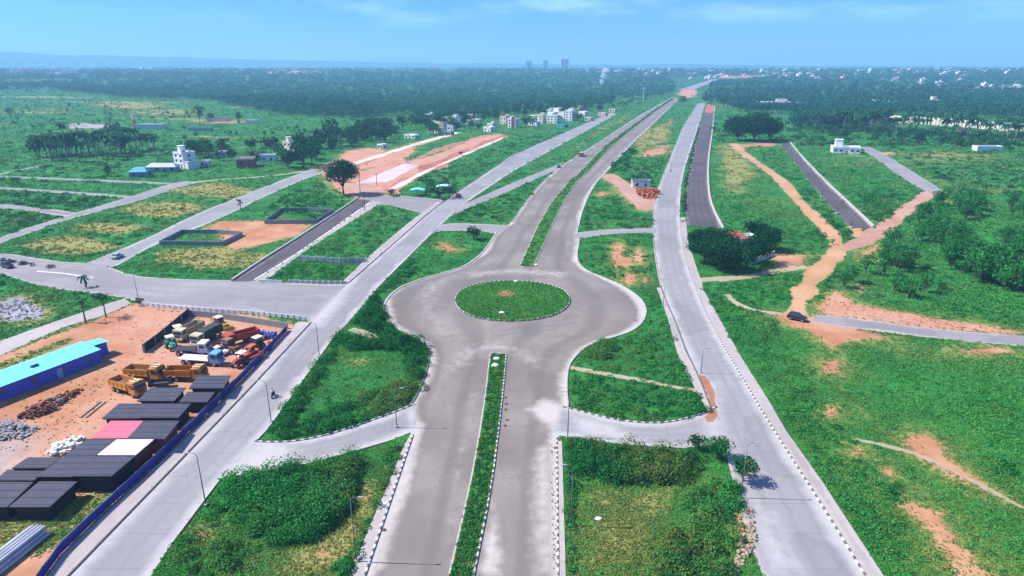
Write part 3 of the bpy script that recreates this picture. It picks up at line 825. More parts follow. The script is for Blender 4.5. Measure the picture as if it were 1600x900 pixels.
# kerbs (each run is one upstand)
def kerb(pts, mat=M_KERB, label='', w=.24, h=.18, **k): return ribbon('kerb', pts, w, h, .03, mat, label, 'kerb', **k)
kerb(LSV_L[:4], M_KERBD, 'dark kerb along the left service road by the yard')
kerb(LSV_L[4:], M_KERBD, 'dark kerb along the upper left service road')
kerb([(268, 850), (345, 748)], M_KERBW, 'weathered kerb at the lower right of left service road')
kerb([(402, 688), (421, 668), (525, 522)], M_KERBW, 'pale kerb beside the weedy left island')
kerb([(590, 450), (682, 358)], M_KERBW, 'pale kerb beside the wedge of weeds'); kerb([(727, 318), (800, 269), (880, 225), (962, 180)], M_KERBW, 'pale kerb along the upper service road')
kerb(LINK1_U, M_KERB, 'black and white kerb curving under the left island'); kerb(LINK1_D[1:6], M_KERBW, 'weathered kerb along the lower side of left slip road')
kerb(LINK4_U, M_KERB, 'black and white kerb curving under the right island'); kerb([(905, 684), (975, 696), (1075, 701)], M_KERBW, 'weathered kerb under the right slip road')
kerb(MAIN_L[:2], M_KERB, 'black and white kerb at the lower left highway edge')
kerb(MAIN_L[2:8], M_KERBD, 'dark kerb round the right end of the left island'); kerb(MAIN_L[7:22], M_KERBW, 'pale kerb round the left bulge of the roundabout', w=.5)
kerb(MAIN_L[23:], M_KERBW, 'pale kerb along the upper left highway edge')
kerb(MAIN_R[:2], M_KERB, 'black and white kerb at the lower right highway edge'); kerb(MAIN_R[2:19], M_KERBW, 'pale kerb round the right bulge of the roundabout', w=.5)
kerb(MAIN_R[19:], M_KERBW, 'pale kerb along the upper right highway edge')
kerb(RSV_R[:13], M_KERB, 'black and white kerb along the right service road'); kerb(RSV_L[4:10], M_KERBD, 'dark kerb beside the narrow right pavement')
kerb(RSV_L[9:], M_KERBW, 'pale kerb along the upper right service road')
kerb([(1130, 358), (1113, 325), (1107, 300), (1106, 255), (1113, 207), (1117, 166)], M_KERBW, 'pale low kerb wall along the fresh dark road', w=.9, h=.55)
kerb([(1365, 356), (1326, 319), (1286, 281), (1251, 244), (1234, 222)], M_KERBW, 'white kerb wall along the straight dark road', w=.8, h=.9)
kerb([(362, 439), (414, 404), (486, 359), (559, 310)], M_KERBW, 'pale kerb wall along the dark plot lane', w=.6, h=.5)
kerb([(626, 309), (692, 316)], M_KERBW, 'white kerb wall beside the turquoise awnings', w=.6, h=.9)

# roundabout island and medians: kerbed beds of earth
def bed(name, poly, z, label, kerbmat):
    W = G(poly)
    bm = BM()
    vs = [bm.verts.new((p[0], p[1], p[2] + z)) for p in W]
    f = bm.faces.new(vs)
    bmesh.ops.triangulate(bm, faces=[f])
    bm.normal_update()
    for f in bm.faces:
        if f.normal.z < 0: f.normal_flip()
    me = bpy.data.meshes.new(name); bm.to_mesh(me); bm.free()
    tag(link_mesh(name, me, M_BED), label, 'planting bed', kind='structure')
M_BED = None
_s = N('bed_turf'); _p = _s.pos(); _n = _s.noise(_p, .5, 5, .65); _b = _s.noise(_p, .11, 3)
M_BED = _s.done(_s.mix(_s.math('MULTIPLY', _s.step(_b, .60, .75), .5), _s.mix(_n, (.014, .07, .012), (.06, .20, .03)), _s.mix(_n, (.26, .19, .08), (.42, .26, .12))), .95, 0, _n, .6, .2, .1)
med_lo = ext(MED_LO_L); med_lo_r = ext(MED_LO_R)
bed('median', med_lo + med_lo_r[::-1], .20, 'long grassy median of the lower highway', M_KERB)
up_l, up_r = smooth(MED_UP_L, 1), smooth(MED_UP_R, 1)
bed('median', [tuple(p) for p in up_l] + [tuple(p) for p in up_r[::-1]], .20, 'slim grassy median of the upper highway', M_KERB)
isle_s = smooth(ISLE + [ISLE[0]], 2)[:-1]
bed('roundabout_island', [tuple(p) for p in isle_s], .20, 'round grassy island of the roundabout', M_KERB)
kerb(MED_LO_L, M_KERBW, 'pale kerb at the left of the lower median'); kerb(MED_LO_R, M_KERB, 'black and white kerb at the right of the lower median')
kerb([MED_LO_L[-1], (778, 552), MED_LO_R[-1]], M_KERBW, 'rounded kerb nose of the lower median')
kerb(MED_UP_L, M_KERBW, 'pale kerb at the left of the upper median'); kerb(MED_UP_R, M_KERB, 'black and white kerb at the right of the upper median')
kerb([MED_UP_L[0], (823, 418), MED_UP_R[0]], M_KERBW, 'kerb nose of the upper median')
kerb([tuple(p) for p in ISLE], M_KERB, 'black and white ring kerb of the roundabout island', closed=True, h=.3, step=.5)

def sheet(name, poly, z, mat, label, cat):
    W = G(smooth(poly + [poly[0]], 2)[:-1])
    bm = BM()
    f = bm.faces.new([bm.verts.new((p[0] + random.gauss(0, .12), p[1] + random.gauss(0, .12), p[2] + z)) for p in W])
    bmesh.ops.triangulate(bm, faces=[f]); bm.normal_update()
    for f in bm.faces:
        if f.normal.z < 0: f.normal_flip()
    me = bpy.data.meshes.new(name); bm.to_mesh(me); bm.free()
    return tag(link_mesh(name, me, mat), label, cat, kind='structure')
sheet_later = 1
M_SPILL2 = None
M_SPILL = paint('orange_earth', SOIL_A, .95, .3, .6)
sheet('soil_spill', [(1090, 586), (1104, 588), (1114, 605), (1118, 630), (1122, 652), (1112, 662), (1100, 655), (1110, 640), (1106, 615), (1096, 600)], .042, M_SPILL, 'orange earth washed onto the right service road', 'soil')

sheet('soil_spill', [(1102, 164), (1117, 163), (1116, 176), (1101, 177)], .05, paint('red_earth', (.42, .13, .10), .95, .25, .4), 'red earth piled over the far end of the fresh dark road', 'soil')
sheet('bare_soil', ell(786, 460, 15, 4.6, jit=.45), .225, M_SPILL, 'bare orange earth in the middle of the roundabout island', 'soil')
# ------------------------------------------------------------------ grass and undergrowth (nobody could count it)
def free_of_paving(px):
    ok = np.ones(len(px), bool)
    for q in EXCL: ok &= ~inside(px, q)
    W = G(px)
    for q in EXW: ok &= ~inside(W[:, :2], q)
    return ok

def scatter(poly, n, ok_paving=False):
    q = np.asarray(poly, float)
    lo, hi = q.min(0), q.max(0)
    out = np.zeros((0, 2))
    for _ in range(200):
        if len(out) >= n: break
        p = rng.uniform(lo, hi, (n * 3 + 12, 2))
        out = np.concatenate([out, p[inside(p, q)]])
    out = out[:n]
    return out if ok_paving else out[free_of_paving(out)]

def build_grass():
    L = Leaves()
    n = 200000
    y = 132 + (1000 - 132) * rng.uniform(0, 1, n) ** .85
    px = np.stack([rng.uniform(-160, 1760, n), y], 1)
    px = px[free_of_paving(px)]
    W = G(px)
    f = fields(W[:, :2])
    keep = rng.uniform(size=len(px)) > np.clip(f['soil'] * 1.25, 0, .985)
    for q in HOLES: keep &= ~inside(px, q)
    px, W = px[keep], W[keep]
    dry = np.maximum(f['dry'], f['halo'] * .7)[keep]
    d = np.hypot(W[:, 0], W[:, 1])
    size = np.clip(d * .0026, .26, 6)
    # clumpiness of the sward
    cl = (vnoise(W[:, 0], W[:, 1], 5, 1) + vnoise(W[:, 0], W[:, 1], 16, 2) + vnoise(W[:, 0], W[:, 1], 60, 3) - 1.5) * 1.7 + rng.normal(size=len(W)) * .45
    dry = np.clip(dry + np.clip(vnoise(W[:, 0], W[:, 1], 11, 6) * .9 + vnoise(W[:, 0], W[:, 1], 45, 7) * .9 - 1.02, 0, .5), 0, 1)
    keep = cl > -.85
    W, dry, d, size, cl = W[keep], dry[keep], d[keep], size[keep], cl[keep]
    for j in range(4):
        n = len(W)
        C = W + np.stack([rng.normal(size=n) * size * .45, rng.normal(size=n) * size * .45, size * rng.uniform(.10, .42, n)], 1)
        nr = np.stack([rng.normal(size=n) * .7, rng.normal(size=n) * .7 , rng.uniform(.35, 1.1, n)], 1)
        L.add(C, nr, size * rng.uniform(.7, 1.5, n), np.clip(.54 + cl * .20 + rng.normal(size=n) * .17, 0, 1), np.clip(dry * rng.uniform(.2, 1.3, n), 0, 1) * .9)
    me = L.mesh('grass', .5)
    tag(link_mesh('grass', me, M_GRASS), 'rough green grass covering the open land and plots', 'grass', kind='stuff')

HOLES = []

def undergrowth(label, jobs, mat=M_WEED):
    """jobs: (polygon, how many lumps, radius range, height factor, tone)"""
    L = Leaves()
    for poly, n, (r0, r1), hf, tone in jobs:
        p = scatter(poly, n)
        W = G(p)
        f = fields(W[:, :2])
        W = W[rng.uniform(size=len(W)) > np.maximum(f['soil'] * 1.5, np.maximum(f['halo'] * .6, f['dry'] * .9 if hf < 1.05 else 0))]
        t1 = vnoise(W[:, 0], W[:, 1], 9, 3) + vnoise(W[:, 0], W[:, 1], 27, 4) - 1
        d1 = np.clip(vnoise(W[:, 0], W[:, 1], 14, 5) * 1.6 - .95, 0, .6)
        for w, tt, dd in zip(W, t1, d1):
            r = random.uniform(r0, r1) * random.choice((.7, .85, 1, 1, 1.15))
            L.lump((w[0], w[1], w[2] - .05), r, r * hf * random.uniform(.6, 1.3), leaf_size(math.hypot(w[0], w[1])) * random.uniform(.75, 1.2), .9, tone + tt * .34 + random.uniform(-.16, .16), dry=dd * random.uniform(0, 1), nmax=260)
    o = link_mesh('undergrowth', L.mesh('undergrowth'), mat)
    return tag(o, label, 'undergrowth', kind='stuff')

P1 = [(353, 754), (417, 744), (489, 730), (561, 716), (557, 735), (551, 762), (529, 800), (487, 832), (431, 843), (383, 817), (368, 783)]
undergrowth('thick green bushes on the plot at lower left', [
    (P1, 210, (1.2, 2.4), 1.15, .55), ([(372, 800), (430, 846), (487, 832), (529, 800), (551, 765), (545, 790), (500, 838), (430, 850)], 60, (.9, 1.6), 1.3, .24),
    ([(285, 842), (312, 838), (314, 872), (282, 874)], 12, (.7, 1.2), 1.1, .4), ([(345, 852), (382, 852), (380, 890), (340, 890)], 22, (.6, 1.1), 1.1, .42),
    ([(318, 808), (345, 770), (350, 800), (330, 832)], 16, (.4, .9), 1, .42), ([(610, 693), (634, 690), (624, 735), (596, 790), (570, 860), (560, 850), (590, 770)], 55, (.5, 1.0), 1, .5),
    ([(520, 880), (560, 860), (548, 910), (520, 910)], 22, (.6, 1.1), 1, .5), ([(290, 870), (340, 880), (345, 920), (285, 920)], 16, (.5, 1.0), .9, .5), ([(380, 845), (450, 850), (400, 905), (350, 905)], 35, (.3, .7), .7, .68)])
P2 = [(424, 670), (528, 524), (560, 526), (664, 545), (666, 565), (655, 605), (638, 630), (560, 660), (500, 678), (440, 684)]
undergrowth('weeds and bushes filling the island left of the highway', [
    (P2, 130, (.3, .7), .6, .66), ([(424, 670), (528, 524), (545, 530), (500, 590), (470, 640), (440, 682)], 95, (.7, 1.5), 1.0, .46),
    ([(528, 524), (565, 524), (620, 522), (665, 545), (660, 565), (620, 548), (540, 545)], 80, (1.2, 2.2), 1.2, .25), ([(640, 560), (668, 552), (656, 606), (630, 628)], 36, (1.0, 1.9), 1.1, .3),
    ([(440, 684), (520, 640), (620, 600), (638, 628), (560, 660), (480, 683)], 90, (.8, 1.7), .95, .42)])
undergrowth('weeds in the wedge between roundabout and left service road', [
    ([(548, 503), (592, 452), (680, 364), (760, 366), (750, 392), (700, 422), (640, 438), (605, 458), (594, 490), (610, 512), (630, 520), (590, 525)], 150, (.4, 1.0), .7, .56),
    ([(552, 505), (585, 465), (596, 485), (612, 515), (596, 522)], 60, (1.1, 2.0), 1.1, .22), ([(595, 450), (640, 405), (660, 420), (610, 455)], 40, (.8, 1.5), .9, .35)])
undergrowth('weeds filling the island right of the roundabout', [
    ([(905, 560), (925, 542), (990, 522), (1014, 500), (1016, 470), (990, 455), (1010, 452), (1026, 462), (1048, 515), (1068, 560), (1092, 608), (1000, 592), (898, 572)], 260, (.5, 1.1), .75, .52),
    ([(893, 582), (960, 588), (1090, 616), (1098, 645), (1050, 657), (1010, 660), (960, 654), (892, 634)], 230, (.5, 1.1), .85, .48),
    ([(903, 556), (945, 536), (965, 545), (940, 562)], 36, (1.1, 1.8), 1.1, .22), ([(1055, 545), (1075, 565), (1090, 605), (1070, 600)], 25, (.6, 1.1), 1, .3), ([(1075, 640), (1098, 622), (1108, 648), (1085, 650)], 16, (.6, 1.0), 1.1, .25)])
undergrowth('weeds on the plot above the right bulge of the roundabout', [
    ([(906, 370), (1018, 366), (1022, 405), (1028, 445), (1000, 455), (960, 438), (920, 422), (906, 408)], 170, (.5, 1.2), .7, .5),
    ([(935, 285), (985, 318), (1018, 335), (1020, 356), (908, 358), (916, 322)], 150, (.7, 1.5), .7, .48),
    ([(950, 268), (985, 235), (1040, 240), (1035, 262), (1018, 290), (985, 290)], 120, (.9, 2.0), .8, .45), ([(955, 262), (985, 232), (1005, 225), (985, 250)], 40, (1.2, 2.4), .9, .25)])
undergrowth('thick bushes round the plot at lower right', [
    ([(886, 686), (960, 700), (1085, 712), (1095, 735), (1060, 752), (980, 758), (900, 740)], 160, (.9, 1.9), 1.15, .38), ([(886, 700), (900, 705), (898, 920), (888, 920)], 85, (.4, .8), .9, .5),
    ([(1090, 745), (1145, 755), (1178, 820), (1180, 840), (1140, 850), (1085, 820), (1075, 790)], 120, (.8, 1.7), 1.0, .58), ([(1045, 830), (1130, 840), (1140, 910), (1030, 910)], 100, (.7, 1.6), 1.0, .48),
    ([(1150, 800), (1182, 825), (1180, 845), (1150, 845)], 18, (.7, 1.2), 1.2, .4), ([(930, 830), (1030, 840), (1020, 910), (920, 910)], 40, (.3, .6), .7, .6)])
undergrowth('low hedge plants along the highway medians', [
    (med_lo[:-1] + [(766, 556), (791, 558)] + med_lo_r[:-1][::-1], 0, (.2, .4), .8, .5),], M_WEED) if False else None

def strip_growth(label, Lp, Rp, n, r, hf, tone, side=.5, mat=M_WEED, z=.2, spread=.42):
    L = Leaves()
    a, b = G(resample(ext(Lp), 600)), G(resample(ext(Rp), 600))
    dist = np.hypot((a[:, 0]), a[:, 1])
    w = np.linalg.norm(np.diff(a, axis=0), axis=1); w = w / np.maximum(dist[1:], 40) ** 1.0
    idx = rng.choice(599, n, p=w / w.sum())
    for i in idx:
        t = np.clip(side + rng.uniform(-spread, spread), .06, .94)
        p = a[i] * (1 - t) + b[i] * t
        rr = random.uniform(*r)
        L.lump((p[0], p[1], p[2] + z), rr, rr * hf, leaf_size(dist[i]) * .8, .9, tone + random.uniform(-.2, .2), dry=max(0, random.gauss(.0, .25)), nmax=120)
    return tag(link_mesh('undergrowth', L.mesh('undergrowth'), mat), label, 'undergrowth', kind='stuff')
strip_growth('short grass and weeds growing along the lower median', MED_LO_L, MED_LO_R, 1500, (.18, .42), .6, .46)
strip_growth('short grass and weeds growing along the upper median', MED_UP_L, MED_UP_R, 600, (.3, .8), .6, .38)
strip_growth('dark shrubs along the median of the left side road', [(-300, 392), (0, 405), (45, 411), (86, 418)], [(-300, 395), (0, 409), (45, 416), (86, 422)], 70, (.5, 1.1), 1.1, .1, mat=M_DARKLEAF, z=0)
strip_growth('dark weeds between the right service road and dark road', [(1066, 350), (1067, 300), (1078, 245), (1092, 200)], [(1072, 350), (1072, 300), (1083, 245), (1094, 200)], 90, (.6, 1.2), .9, .15, mat=M_DARKLEAF, z=0)
undergrowth('green weeds between the black cabins and the blue fence', [([(30, 792), (100, 775), (150, 765), (178, 768), (160, 800), (118, 838), (70, 866), (20, 840)], 130, (.25, .65), .8, .66), ([(60, 850), (110, 840), (70, 890), (40, 895)], 20, (.25, .5), .8, .6)])
undergrowth('weeds at the foot of the blue fence outside', [([(112, 868), (160, 812), (166, 808), (152, 832), (122, 862), (104, 868)], 30, (.3, .7), 1.0, .45)]) if False else None
undergrowth('leafy weeds on the plots left of the service road', [
    ([(410, 436), (420, 428), (470, 400), (520, 366), (590, 322), (655, 332), (600, 380), (540, 438)], 250, (.6, 1.4), .55, .5),
    ([(200, 425), (250, 385), (320, 400), (400, 400), (365, 432), (280, 434)], 150, (.5, 1.2), .5, .5), ([(410, 330), (470, 290), (500, 283), (550, 312), (500, 345), (430, 330)], 170, (.9, 1.8), .7, .42),
    ([(412, 436), (440, 416), (545, 418), (538, 436)], 70, (.7, 1.3), .7, .35)])
undergrowth('bushes and weeds on the grass triangle beside the yard', [
    ([(-40, 470), (0, 455), (60, 448), (120, 455), (180, 464), (150, 480), (70, 506), (0, 530), (-40, 545)], 150, (.4, .9), .7, .5), ([(0, 428), (30, 440), (0, 447)], 15, (.5, 1.0), .8, .4),
    ([(-20, 575), (60, 546), (112, 526), (112, 533), (60, 556), (-20, 592)], 45, (.3, .7), .7, .55), ([(70, 440), (185, 460), (180, 464), (70, 449)], 45, (.5, 1.0), .9, .3), ([(158, 494), (186, 488), (184, 496), (160, 500)], 14, (.4, .8), .7, .4)])

# ---- the big right field: leafy ground cover in drifts
undergrowth('knee high leafy growth over the big right field', [
    ([(1130, 520), (1200, 500), (1290, 540), (1600, 560), (1700, 600), (1700, 1000), (1420, 940), (1300, 770), (1230, 660)], 2300, (.25, .75), .45, .62),
    ([(1150, 520), (1240, 560), (1300, 650), (1400, 760), (1420, 860), (1380, 880), (1290, 750), (1200, 610)], 420, (.4, 1.0), .55, .42),
    ([(1500, 600), (1700, 620), (1700, 760), (1560, 740)], 160, (.5, 1.1), .5, .78), ([(1540, 715), (1580, 720), (1590, 745), (1550, 745)], 16, (.6, 1.1), .9, .15),
    ([(1385, 755), (1410, 758), (1405, 780), (1380, 778)], 10, (.6, 1.0), .8, .12), ([(1100, 445), (1180, 425), (1262, 430), (1235, 470), (1180, 482)], 200, (.5, 1.1), .6, .48),
    ([(1098, 452), (1140, 470), (1230, 498), (1190, 545), (1150, 540)], 180, (.5, 1.1), .6, .42)])
undergrowth('leafy growth in the fields beside the dirt track', [
    ([(1112, 300), (1190, 300), (1250, 340), (1295, 385), (1260, 405), (1210, 395), (1135, 350)], 260, (.6, 1.5), .45, .55),
    ([(1270, 370), (1300, 335), (1340, 378), (1312, 384)], 40, (1.0, 1.8), .9, .28), ([(1165, 228), (1215, 225), (1310, 340), (1290, 350), (1230, 290)], 130, (.8, 1.8), .6, .38),
    ([(1245, 240), (1300, 240), (1400, 275), (1440, 300), (1385, 350), (1365, 345)], 260, (.8, 2.0), .5, .5), ([(1340, 300), (1400, 305), (1385, 345), (1350, 335)], 60, (1.2, 2.2), .8, .3),
    ([(1380, 380), (1600, 330), (1700, 340), (1700, 520), (1600, 510), (1420, 485), (1340, 465)], 520, (.6, 1.5), .55, .55),
    ([(1255, 480), (1285, 440), (1310, 420), (1305, 445), (1275, 475)], 40, (.5, 1.0), .8, .5), ([(1400, 470), (1480, 470), (1600, 500), (1600, 512)], 60, (.6, 1.2), .6, .4)])
undergrowth('scrubby growth dotting the land far right', [
    ([(1380, 230), (1700, 225), (1700, 330), (1500, 300)], 420, (1.2, 3.0), .5, .42), ([(1220, 190), (1600, 205), (1700, 228), (1380, 228), (1250, 228)], 420, (2, 4.5), .6, .3),
    ([(1112, 180), (1215, 180), (1225, 222), (1112, 222)], 120, (1.8, 3.5), .6, .35)], M_LEAF)
undergrowth('scrubby growth dotting the left fields', [
    ([(-100, 130), (300, 160), (620, 185), (560, 225), (420, 265), (0, 300), (-100, 300)], 520, (1.4, 3.4), .45, .42), ([(-100, 300), (0, 296), (190, 309), (110, 332), (-100, 320)], 200, (1, 2.0), .5, .38),
    ([(-100, 380), (0, 375), (-100, 360)], 20, (1, 2), .5, .4), ([(0, 325), (110, 340), (0, 370)], 70, (.9, 1.8), .5, .4), ([(0, 392), (100, 350), (300, 300), (460, 275), (380, 305), (200, 378), (130, 408)], 260, (.7, 1.6), .45, .48),
    ([(640, 280), (700, 260), (820, 215), (900, 200), (790, 245), (700, 300)], 180, (1.0, 2.4), .55, .42), ([(740, 300), (860, 250), (960, 190), (930, 215), (800, 345), (705, 346)], 220, (.8, 1.8), .5, .4)], M_LEAF)

HOLES += [isle_s.tolist(), med_lo + med_lo_r[::-1], [tuple(p) for p in up_l] + [tuple(p) for p in up_r[::-1]]]
build_grass()
# grass of the roundabout island
def isle_grass():
    L = Leaves()
    p = scatter([tuple(q) for q in isle_s], 9000, True)
    W = G(p, .2)
    c = np.array(G([(785, 461)])[0][:2])
    dd = np.hypot(W[:, 0] - c[0], W[:, 1] - c[1])
    W = W[rng.uniform(size=len(W)) > np.exp(-(dd / 3.2) ** 2) * .7]
    n = len(W)
    L.add(W + np.stack([np.zeros(n), np.zeros(n), rng.uniform(.03, .2, n)], 1), np.stack([rng.normal(size=n) * .7, rng.normal(size=n) * .7, rng.uniform(.4, 1, n)], 1), rng.uniform(.3, .65, n), np.clip(.6 + rng.normal(size=n) * .2, 0, 1), (rng.uniform(size=n) < .08) * .8)
    tag(link_mesh('grass', L.mesh('grass', .5), M_GRASS), 'bright mown grass on the roundabout island', 'grass', kind='stuff')
isle_grass()

# =================================================================== THINGS
def P(name, col, *a, **k): return paint(name, col, *a, **k)
M_STEEL = P('galvanised_steel', (.42, .43, .44), .45, .12, 2, .6)
M_LAMP = P('weathered_lamp_steel', (.17, .175, .18), .6, .12, 2, .3)
M_DARKSTEEL = P('dark_steel', (.05, .05, .055), .6, .2, 2, .3)
M_TYRE = P('tyre_rubber', (.022, .022, .024), .85, .2, 3, dirt=.35)
M_GLASS = P('window_glass', (.03, .045, .055), .12, .1, 1, 0, .6)
M_LENS = P('lamp_lens', (.75, .76, .78), .25, .05)
M_WHITEWALL = P('white_plaster', (.74, .74, .72), .8, .10, .5, dirt=.25, dirtcol=(.45, .42, .38))
M_CREAMWALL = P('cream_plaster', (.66, .60, .50), .8, .12, .5, dirt=.2, dirtcol=(.40, .34, .28))
M_PINKWALL = P('pink_plaster', (.66, .46, .42), .8, .12, .5, dirt=.2, dirtcol=(.42, .36, .3))
M_REDWALL = P('red_brick_wall', (.36, .10, .09), .85, .2, .8)
M_CONC = P('bare_concrete', (.38, .37, .36), .85, .16, .7, dirt=.3, dirtcol=(.22, .21, .2))
M_BLOCK = P('concrete_block_wall', (.24, .245, .25), .9, .2, .8, dirt=.4, dirtcol=(.13, .15, .12))
M_TERR = P('terracotta_roof', (.42, .13, .07), .8, .2, 1)
M_SHEETGREY = P('grey_roof_sheet', (.42, .42, .43), .6, .14, .6, .1)
M_TEAL = P('teal_roof_sheet', (.05, .33, .40), .55, .12, .6)
M_TURQ = P('turquoise_roof_sheet', (.15, .66, .68), .6, .12, .5, dirt=.35, dirtcol=(.30, .48, .46))
M_BLUEWALL = P('blue_sheet_wall', (.055, .085, .52), .5, .14, .5, dirt=.15, dirtcol=(.2, .16, .2))
M_BLUEFENCE = P('blue_fence_sheet', (.030, .034, .27), .45, .16, .4, dirt=.18, dirtcol=(.15, .12, .16))
M_BLACK = P('black_tar_sheet', (.062, .062, .080), .55, .2, .6, dirt=.25, dirtcol=(.09, .085, .09))
M_BLACKWALL = P('black_shed_wall', (.016, .015, .018), .7, .2, .8)
M_PINKROOF = P('pink_roof_sheet', (.80, .14, .19), .6, .06, .3)
M_PALEPINK = P('pale_pink_roof_sheet', (.82, .60, .70), .6, .05, .3)
M_MAROON = P('maroon_wall', (.22, .025, .035), .6, .2, .8)
M_ORANGE = P('ochre_truck_paint', (.55, .22, .030), .45, .14, .8, dirt=.35, dirtcol=(.38, .22, .12))
M_CREAM = P('cream_canopy_paint', (.70, .62, .36), .5, .1, .8)
M_GREENP = P('green_tractor_paint', (.02, .36, .24), .4, .12, .8)
M_REDP = P('red_machine_paint', (.42, .055, .035), .45, .14, .8, dirt=.25)
M_ORED = P('orange_red_paint', (.55, .13, .04), .45, .14, .8, dirt=.25)
M_SKYBLUE = P('light_blue_cab_paint', (.16, .36, .58), .4, .1, .8)
M_WHITEP = P('white_vehicle_paint', (.72, .72, .72), .35, .08, .8)
M_BLACKP = P('black_car_paint', (.018, .018, .022), .25, .1, .8, 0, .6)
M_TARP = P('dark_green_tarpaulin', (.035, .05, .04), .8, .2, .8)
M_BLUETARP = P('blue_tarpaulin', (.05, .10, .42), .6, .16, 1)
M_BED2 = P('truck_bed_inside', (.16, .085, .045), .8, .2, .8, dirt=.4)

# ------------------------------------------------------------------ vehicles
def wheel(parent, x, y, r, w):
    tb = BM(); cyl_y(tb, (0, 0, 0), r, w, 18)
    o = part('wheel', tb, M_TYRE, parent, (x, y, r), smooth_=False)
    rb = BM(); s = 1 if y > 0 else -1
    tube(rb, [(0, s * w * .3, 0), (0, s * (w * .5 + .02), 0), (0, s * (w * .5 + .05), 0)], [r * .55, r * .55, r * .2], 12)
    part('rim', rb, M_STEEL, o)
    return o

def truck(name, label, cat, body, cab, loc, rz, load='tipper', bedmat=None, L=7.4, group=None, visor=None):
    """a lorry heading +x : chassis, cab with glass, lamps and bumper, six wheels, and a tipper body / flat deck / covered body"""
    t = thing(name, label, cat, loc, rz, group)
    bm = BM(); bx(bm, (-.1, 0, .92), (L - .5, .9, .26)); bx(bm, (-.6, .75, .85), (1.3, .5, .5), 0, .05); bx(bm, (-.6, -.75, .85), (1.0, .5, .45), 0, .05)
    part('chassis', bm, M_DARKSTEEL, t)
    f = L / 2
    bm = BM()
    prism(bm, [(f - 1.95, .75), (f - .02, .75), (f, 1.75), (f - .22, 2.75), (f - 1.85, 2.82), (f - 1.95, 2.7)], -1.18, 1.18)
    bmesh.ops.bevel(bm, geom=bm.edges[:], offset=.06, segments=2, affect='EDGES')
    part('cab', bm, cab, t)
    bm = BM(); prism(bm, [(f + .012, 1.78), (f - .19, 2.60), (f - .23, 2.60), (f - .04, 1.78)], -1.02, 1.02); part('windscreen', bm, M_GLASS, t)
    for s in (-1, 1):
        bm = BM(); prism(bm, [(f - 1.5, 1.75), (f - .35, 1.75), (f - .5, 2.55), (f - 1.5, 2.55)], s * 1.19 - .012, s * 1.19 + .012); part('side_window', bm, M_GLASS, t)
        bm = BM(); bx(bm, (f + .02, s * .85, 1.05), (.08, .34, .2), 0, .02); part('headlight', bm, M_LENS, t)
        bm = BM(); tube(bm, [(f - .1, s * 1.18, 2.5), (f + .12, s * 1.42, 2.45)], [.02, .02], 5); bx(bm, (f + .12, s * 1.44, 2.25), (.06, .2, .42)); part('mirror', bm, M_DARKSTEEL, t)
    bm = BM(); bx(bm, (f + .06, 0, .72), (.2, 2.36, .3), 0, .04); part('bumper', bm, cab, t)
    bm = BM()
    for k in range(4): bx(bm, (f + .005, 0, 1.22 + k * .11), (.05, 1.25, .055))
    part('grille', bm, M_DARKSTEEL, t)
    x0, x1 = -f, f - 2.15
    if load in ('tipper', 'loaded'):
        bm = BM()
        w0, w1, h = 1.12, 1.24, 1.35
        z0 = 1.15
        def wall(pr, y0, y1): prism(bm, pr, y0, y1)
        bx(bm, ((x0 + x1) / 2, 0, z0 + .06), (x1 - x0, 2.3, .12))
        for s in (-1, 1):
            prism(bm, [(x0, z0), (x1, z0), (x1 + .05, z0 + h), (x0 - .1, z0 + h * .86)], s * 1.16 - .05, s * 1.16 + .05)
            for k in range(5): bx(bm, (x0 + .35 + k * (x1 - x0 - .6) / 4, s * 1.235, z0 + .58), (.12, .07, 1.05))
            bx(bm, ((x0 + x1) / 2, s * 1.24, z0 + .12), (x1 - x0, .09, .16))
        prism(bm, [(x0 - .05, z0), (x0 + .05, z0), (x0 - .05, z0 + h * .84), (x0 - .15, z0 + h * .84)], -1.1, 1.1)
        prism(bm, [(x1 - .05, z0), (x1 + .05, z0), (x1 + .1, z0 + h + .22), (x1, z0 + h + .22)], -1.18, 1.18)
        part('tipper_body', bm, body, t)
        if visor is not None:
            bm = BM(); prism(bm, [(x1 + .08, z0 + h + .1), (f - .35, z0 + h + .42), (f - .35, z0 + h + .50), (x1 + .08, z0 + h + .22)], -1.1, 1.1)
            part('cab_guard', bm, visor, t)
            for s in (-.55, .25):
                bm = BM(); bx(bm, (x1 + 1.0, s, z0 + h + .58), (1.5, .28, .10)); part('guard_rail', bm, M_CREAM, t)
        bm = BM(); bx(bm, ((x0 + x1) / 2, 0, z0 + (.95 if load == 'loaded' else .20)), (x1 - x0 - .2, 2.16, .14 if load != 'loaded' else .5), 0, .05)
        part('load' if load == 'loaded' else 'bed_floor', bm, bedmat or M_BED2, t)
    elif load == 'flat':
        bm = BM(); bx(bm, ((x0 + x1) / 2, 0, 1.22), (x1 - x0, 2.4, .16), 0, .02)
        for k in range(6): bx(bm, (x0 + .3 + k * (x1 - x0 - .6) / 5, 0, 1.08), (.12, 2.3, .12))
        part('flat_deck', bm, body, t)
        bm = BM(); bx(bm, (x1, 0, 1.8), (.1, 2.3, 1.0)); part('headboard', bm, body, t)
    else:
        bm = BM()
        prism(bm, [(x0, 1.15), (x1, 1.15), (x1, 2.75), (x1 - .3, 3.0), (x0 + .4, 3.0), (x0, 2.6)], -1.2, 1.2)
        bmesh.ops.bevel(bm, geom=bm.edges[:], offset=.12, segments=2, affect='EDGES')
        for k in range(4):
            bx(bm, (x0 + .5 + k * (x1 - x0 - 1) / 3, 0, 2.1), (.10, 2.50, 1.84))
        part('covered_body', bm, body, t)
    for x in (f - 1.0, -f + 2.3, -f + 1.0):
        for s in (-1, 1): wheel(t, x, s * 1.0, .52, .34)
    return t

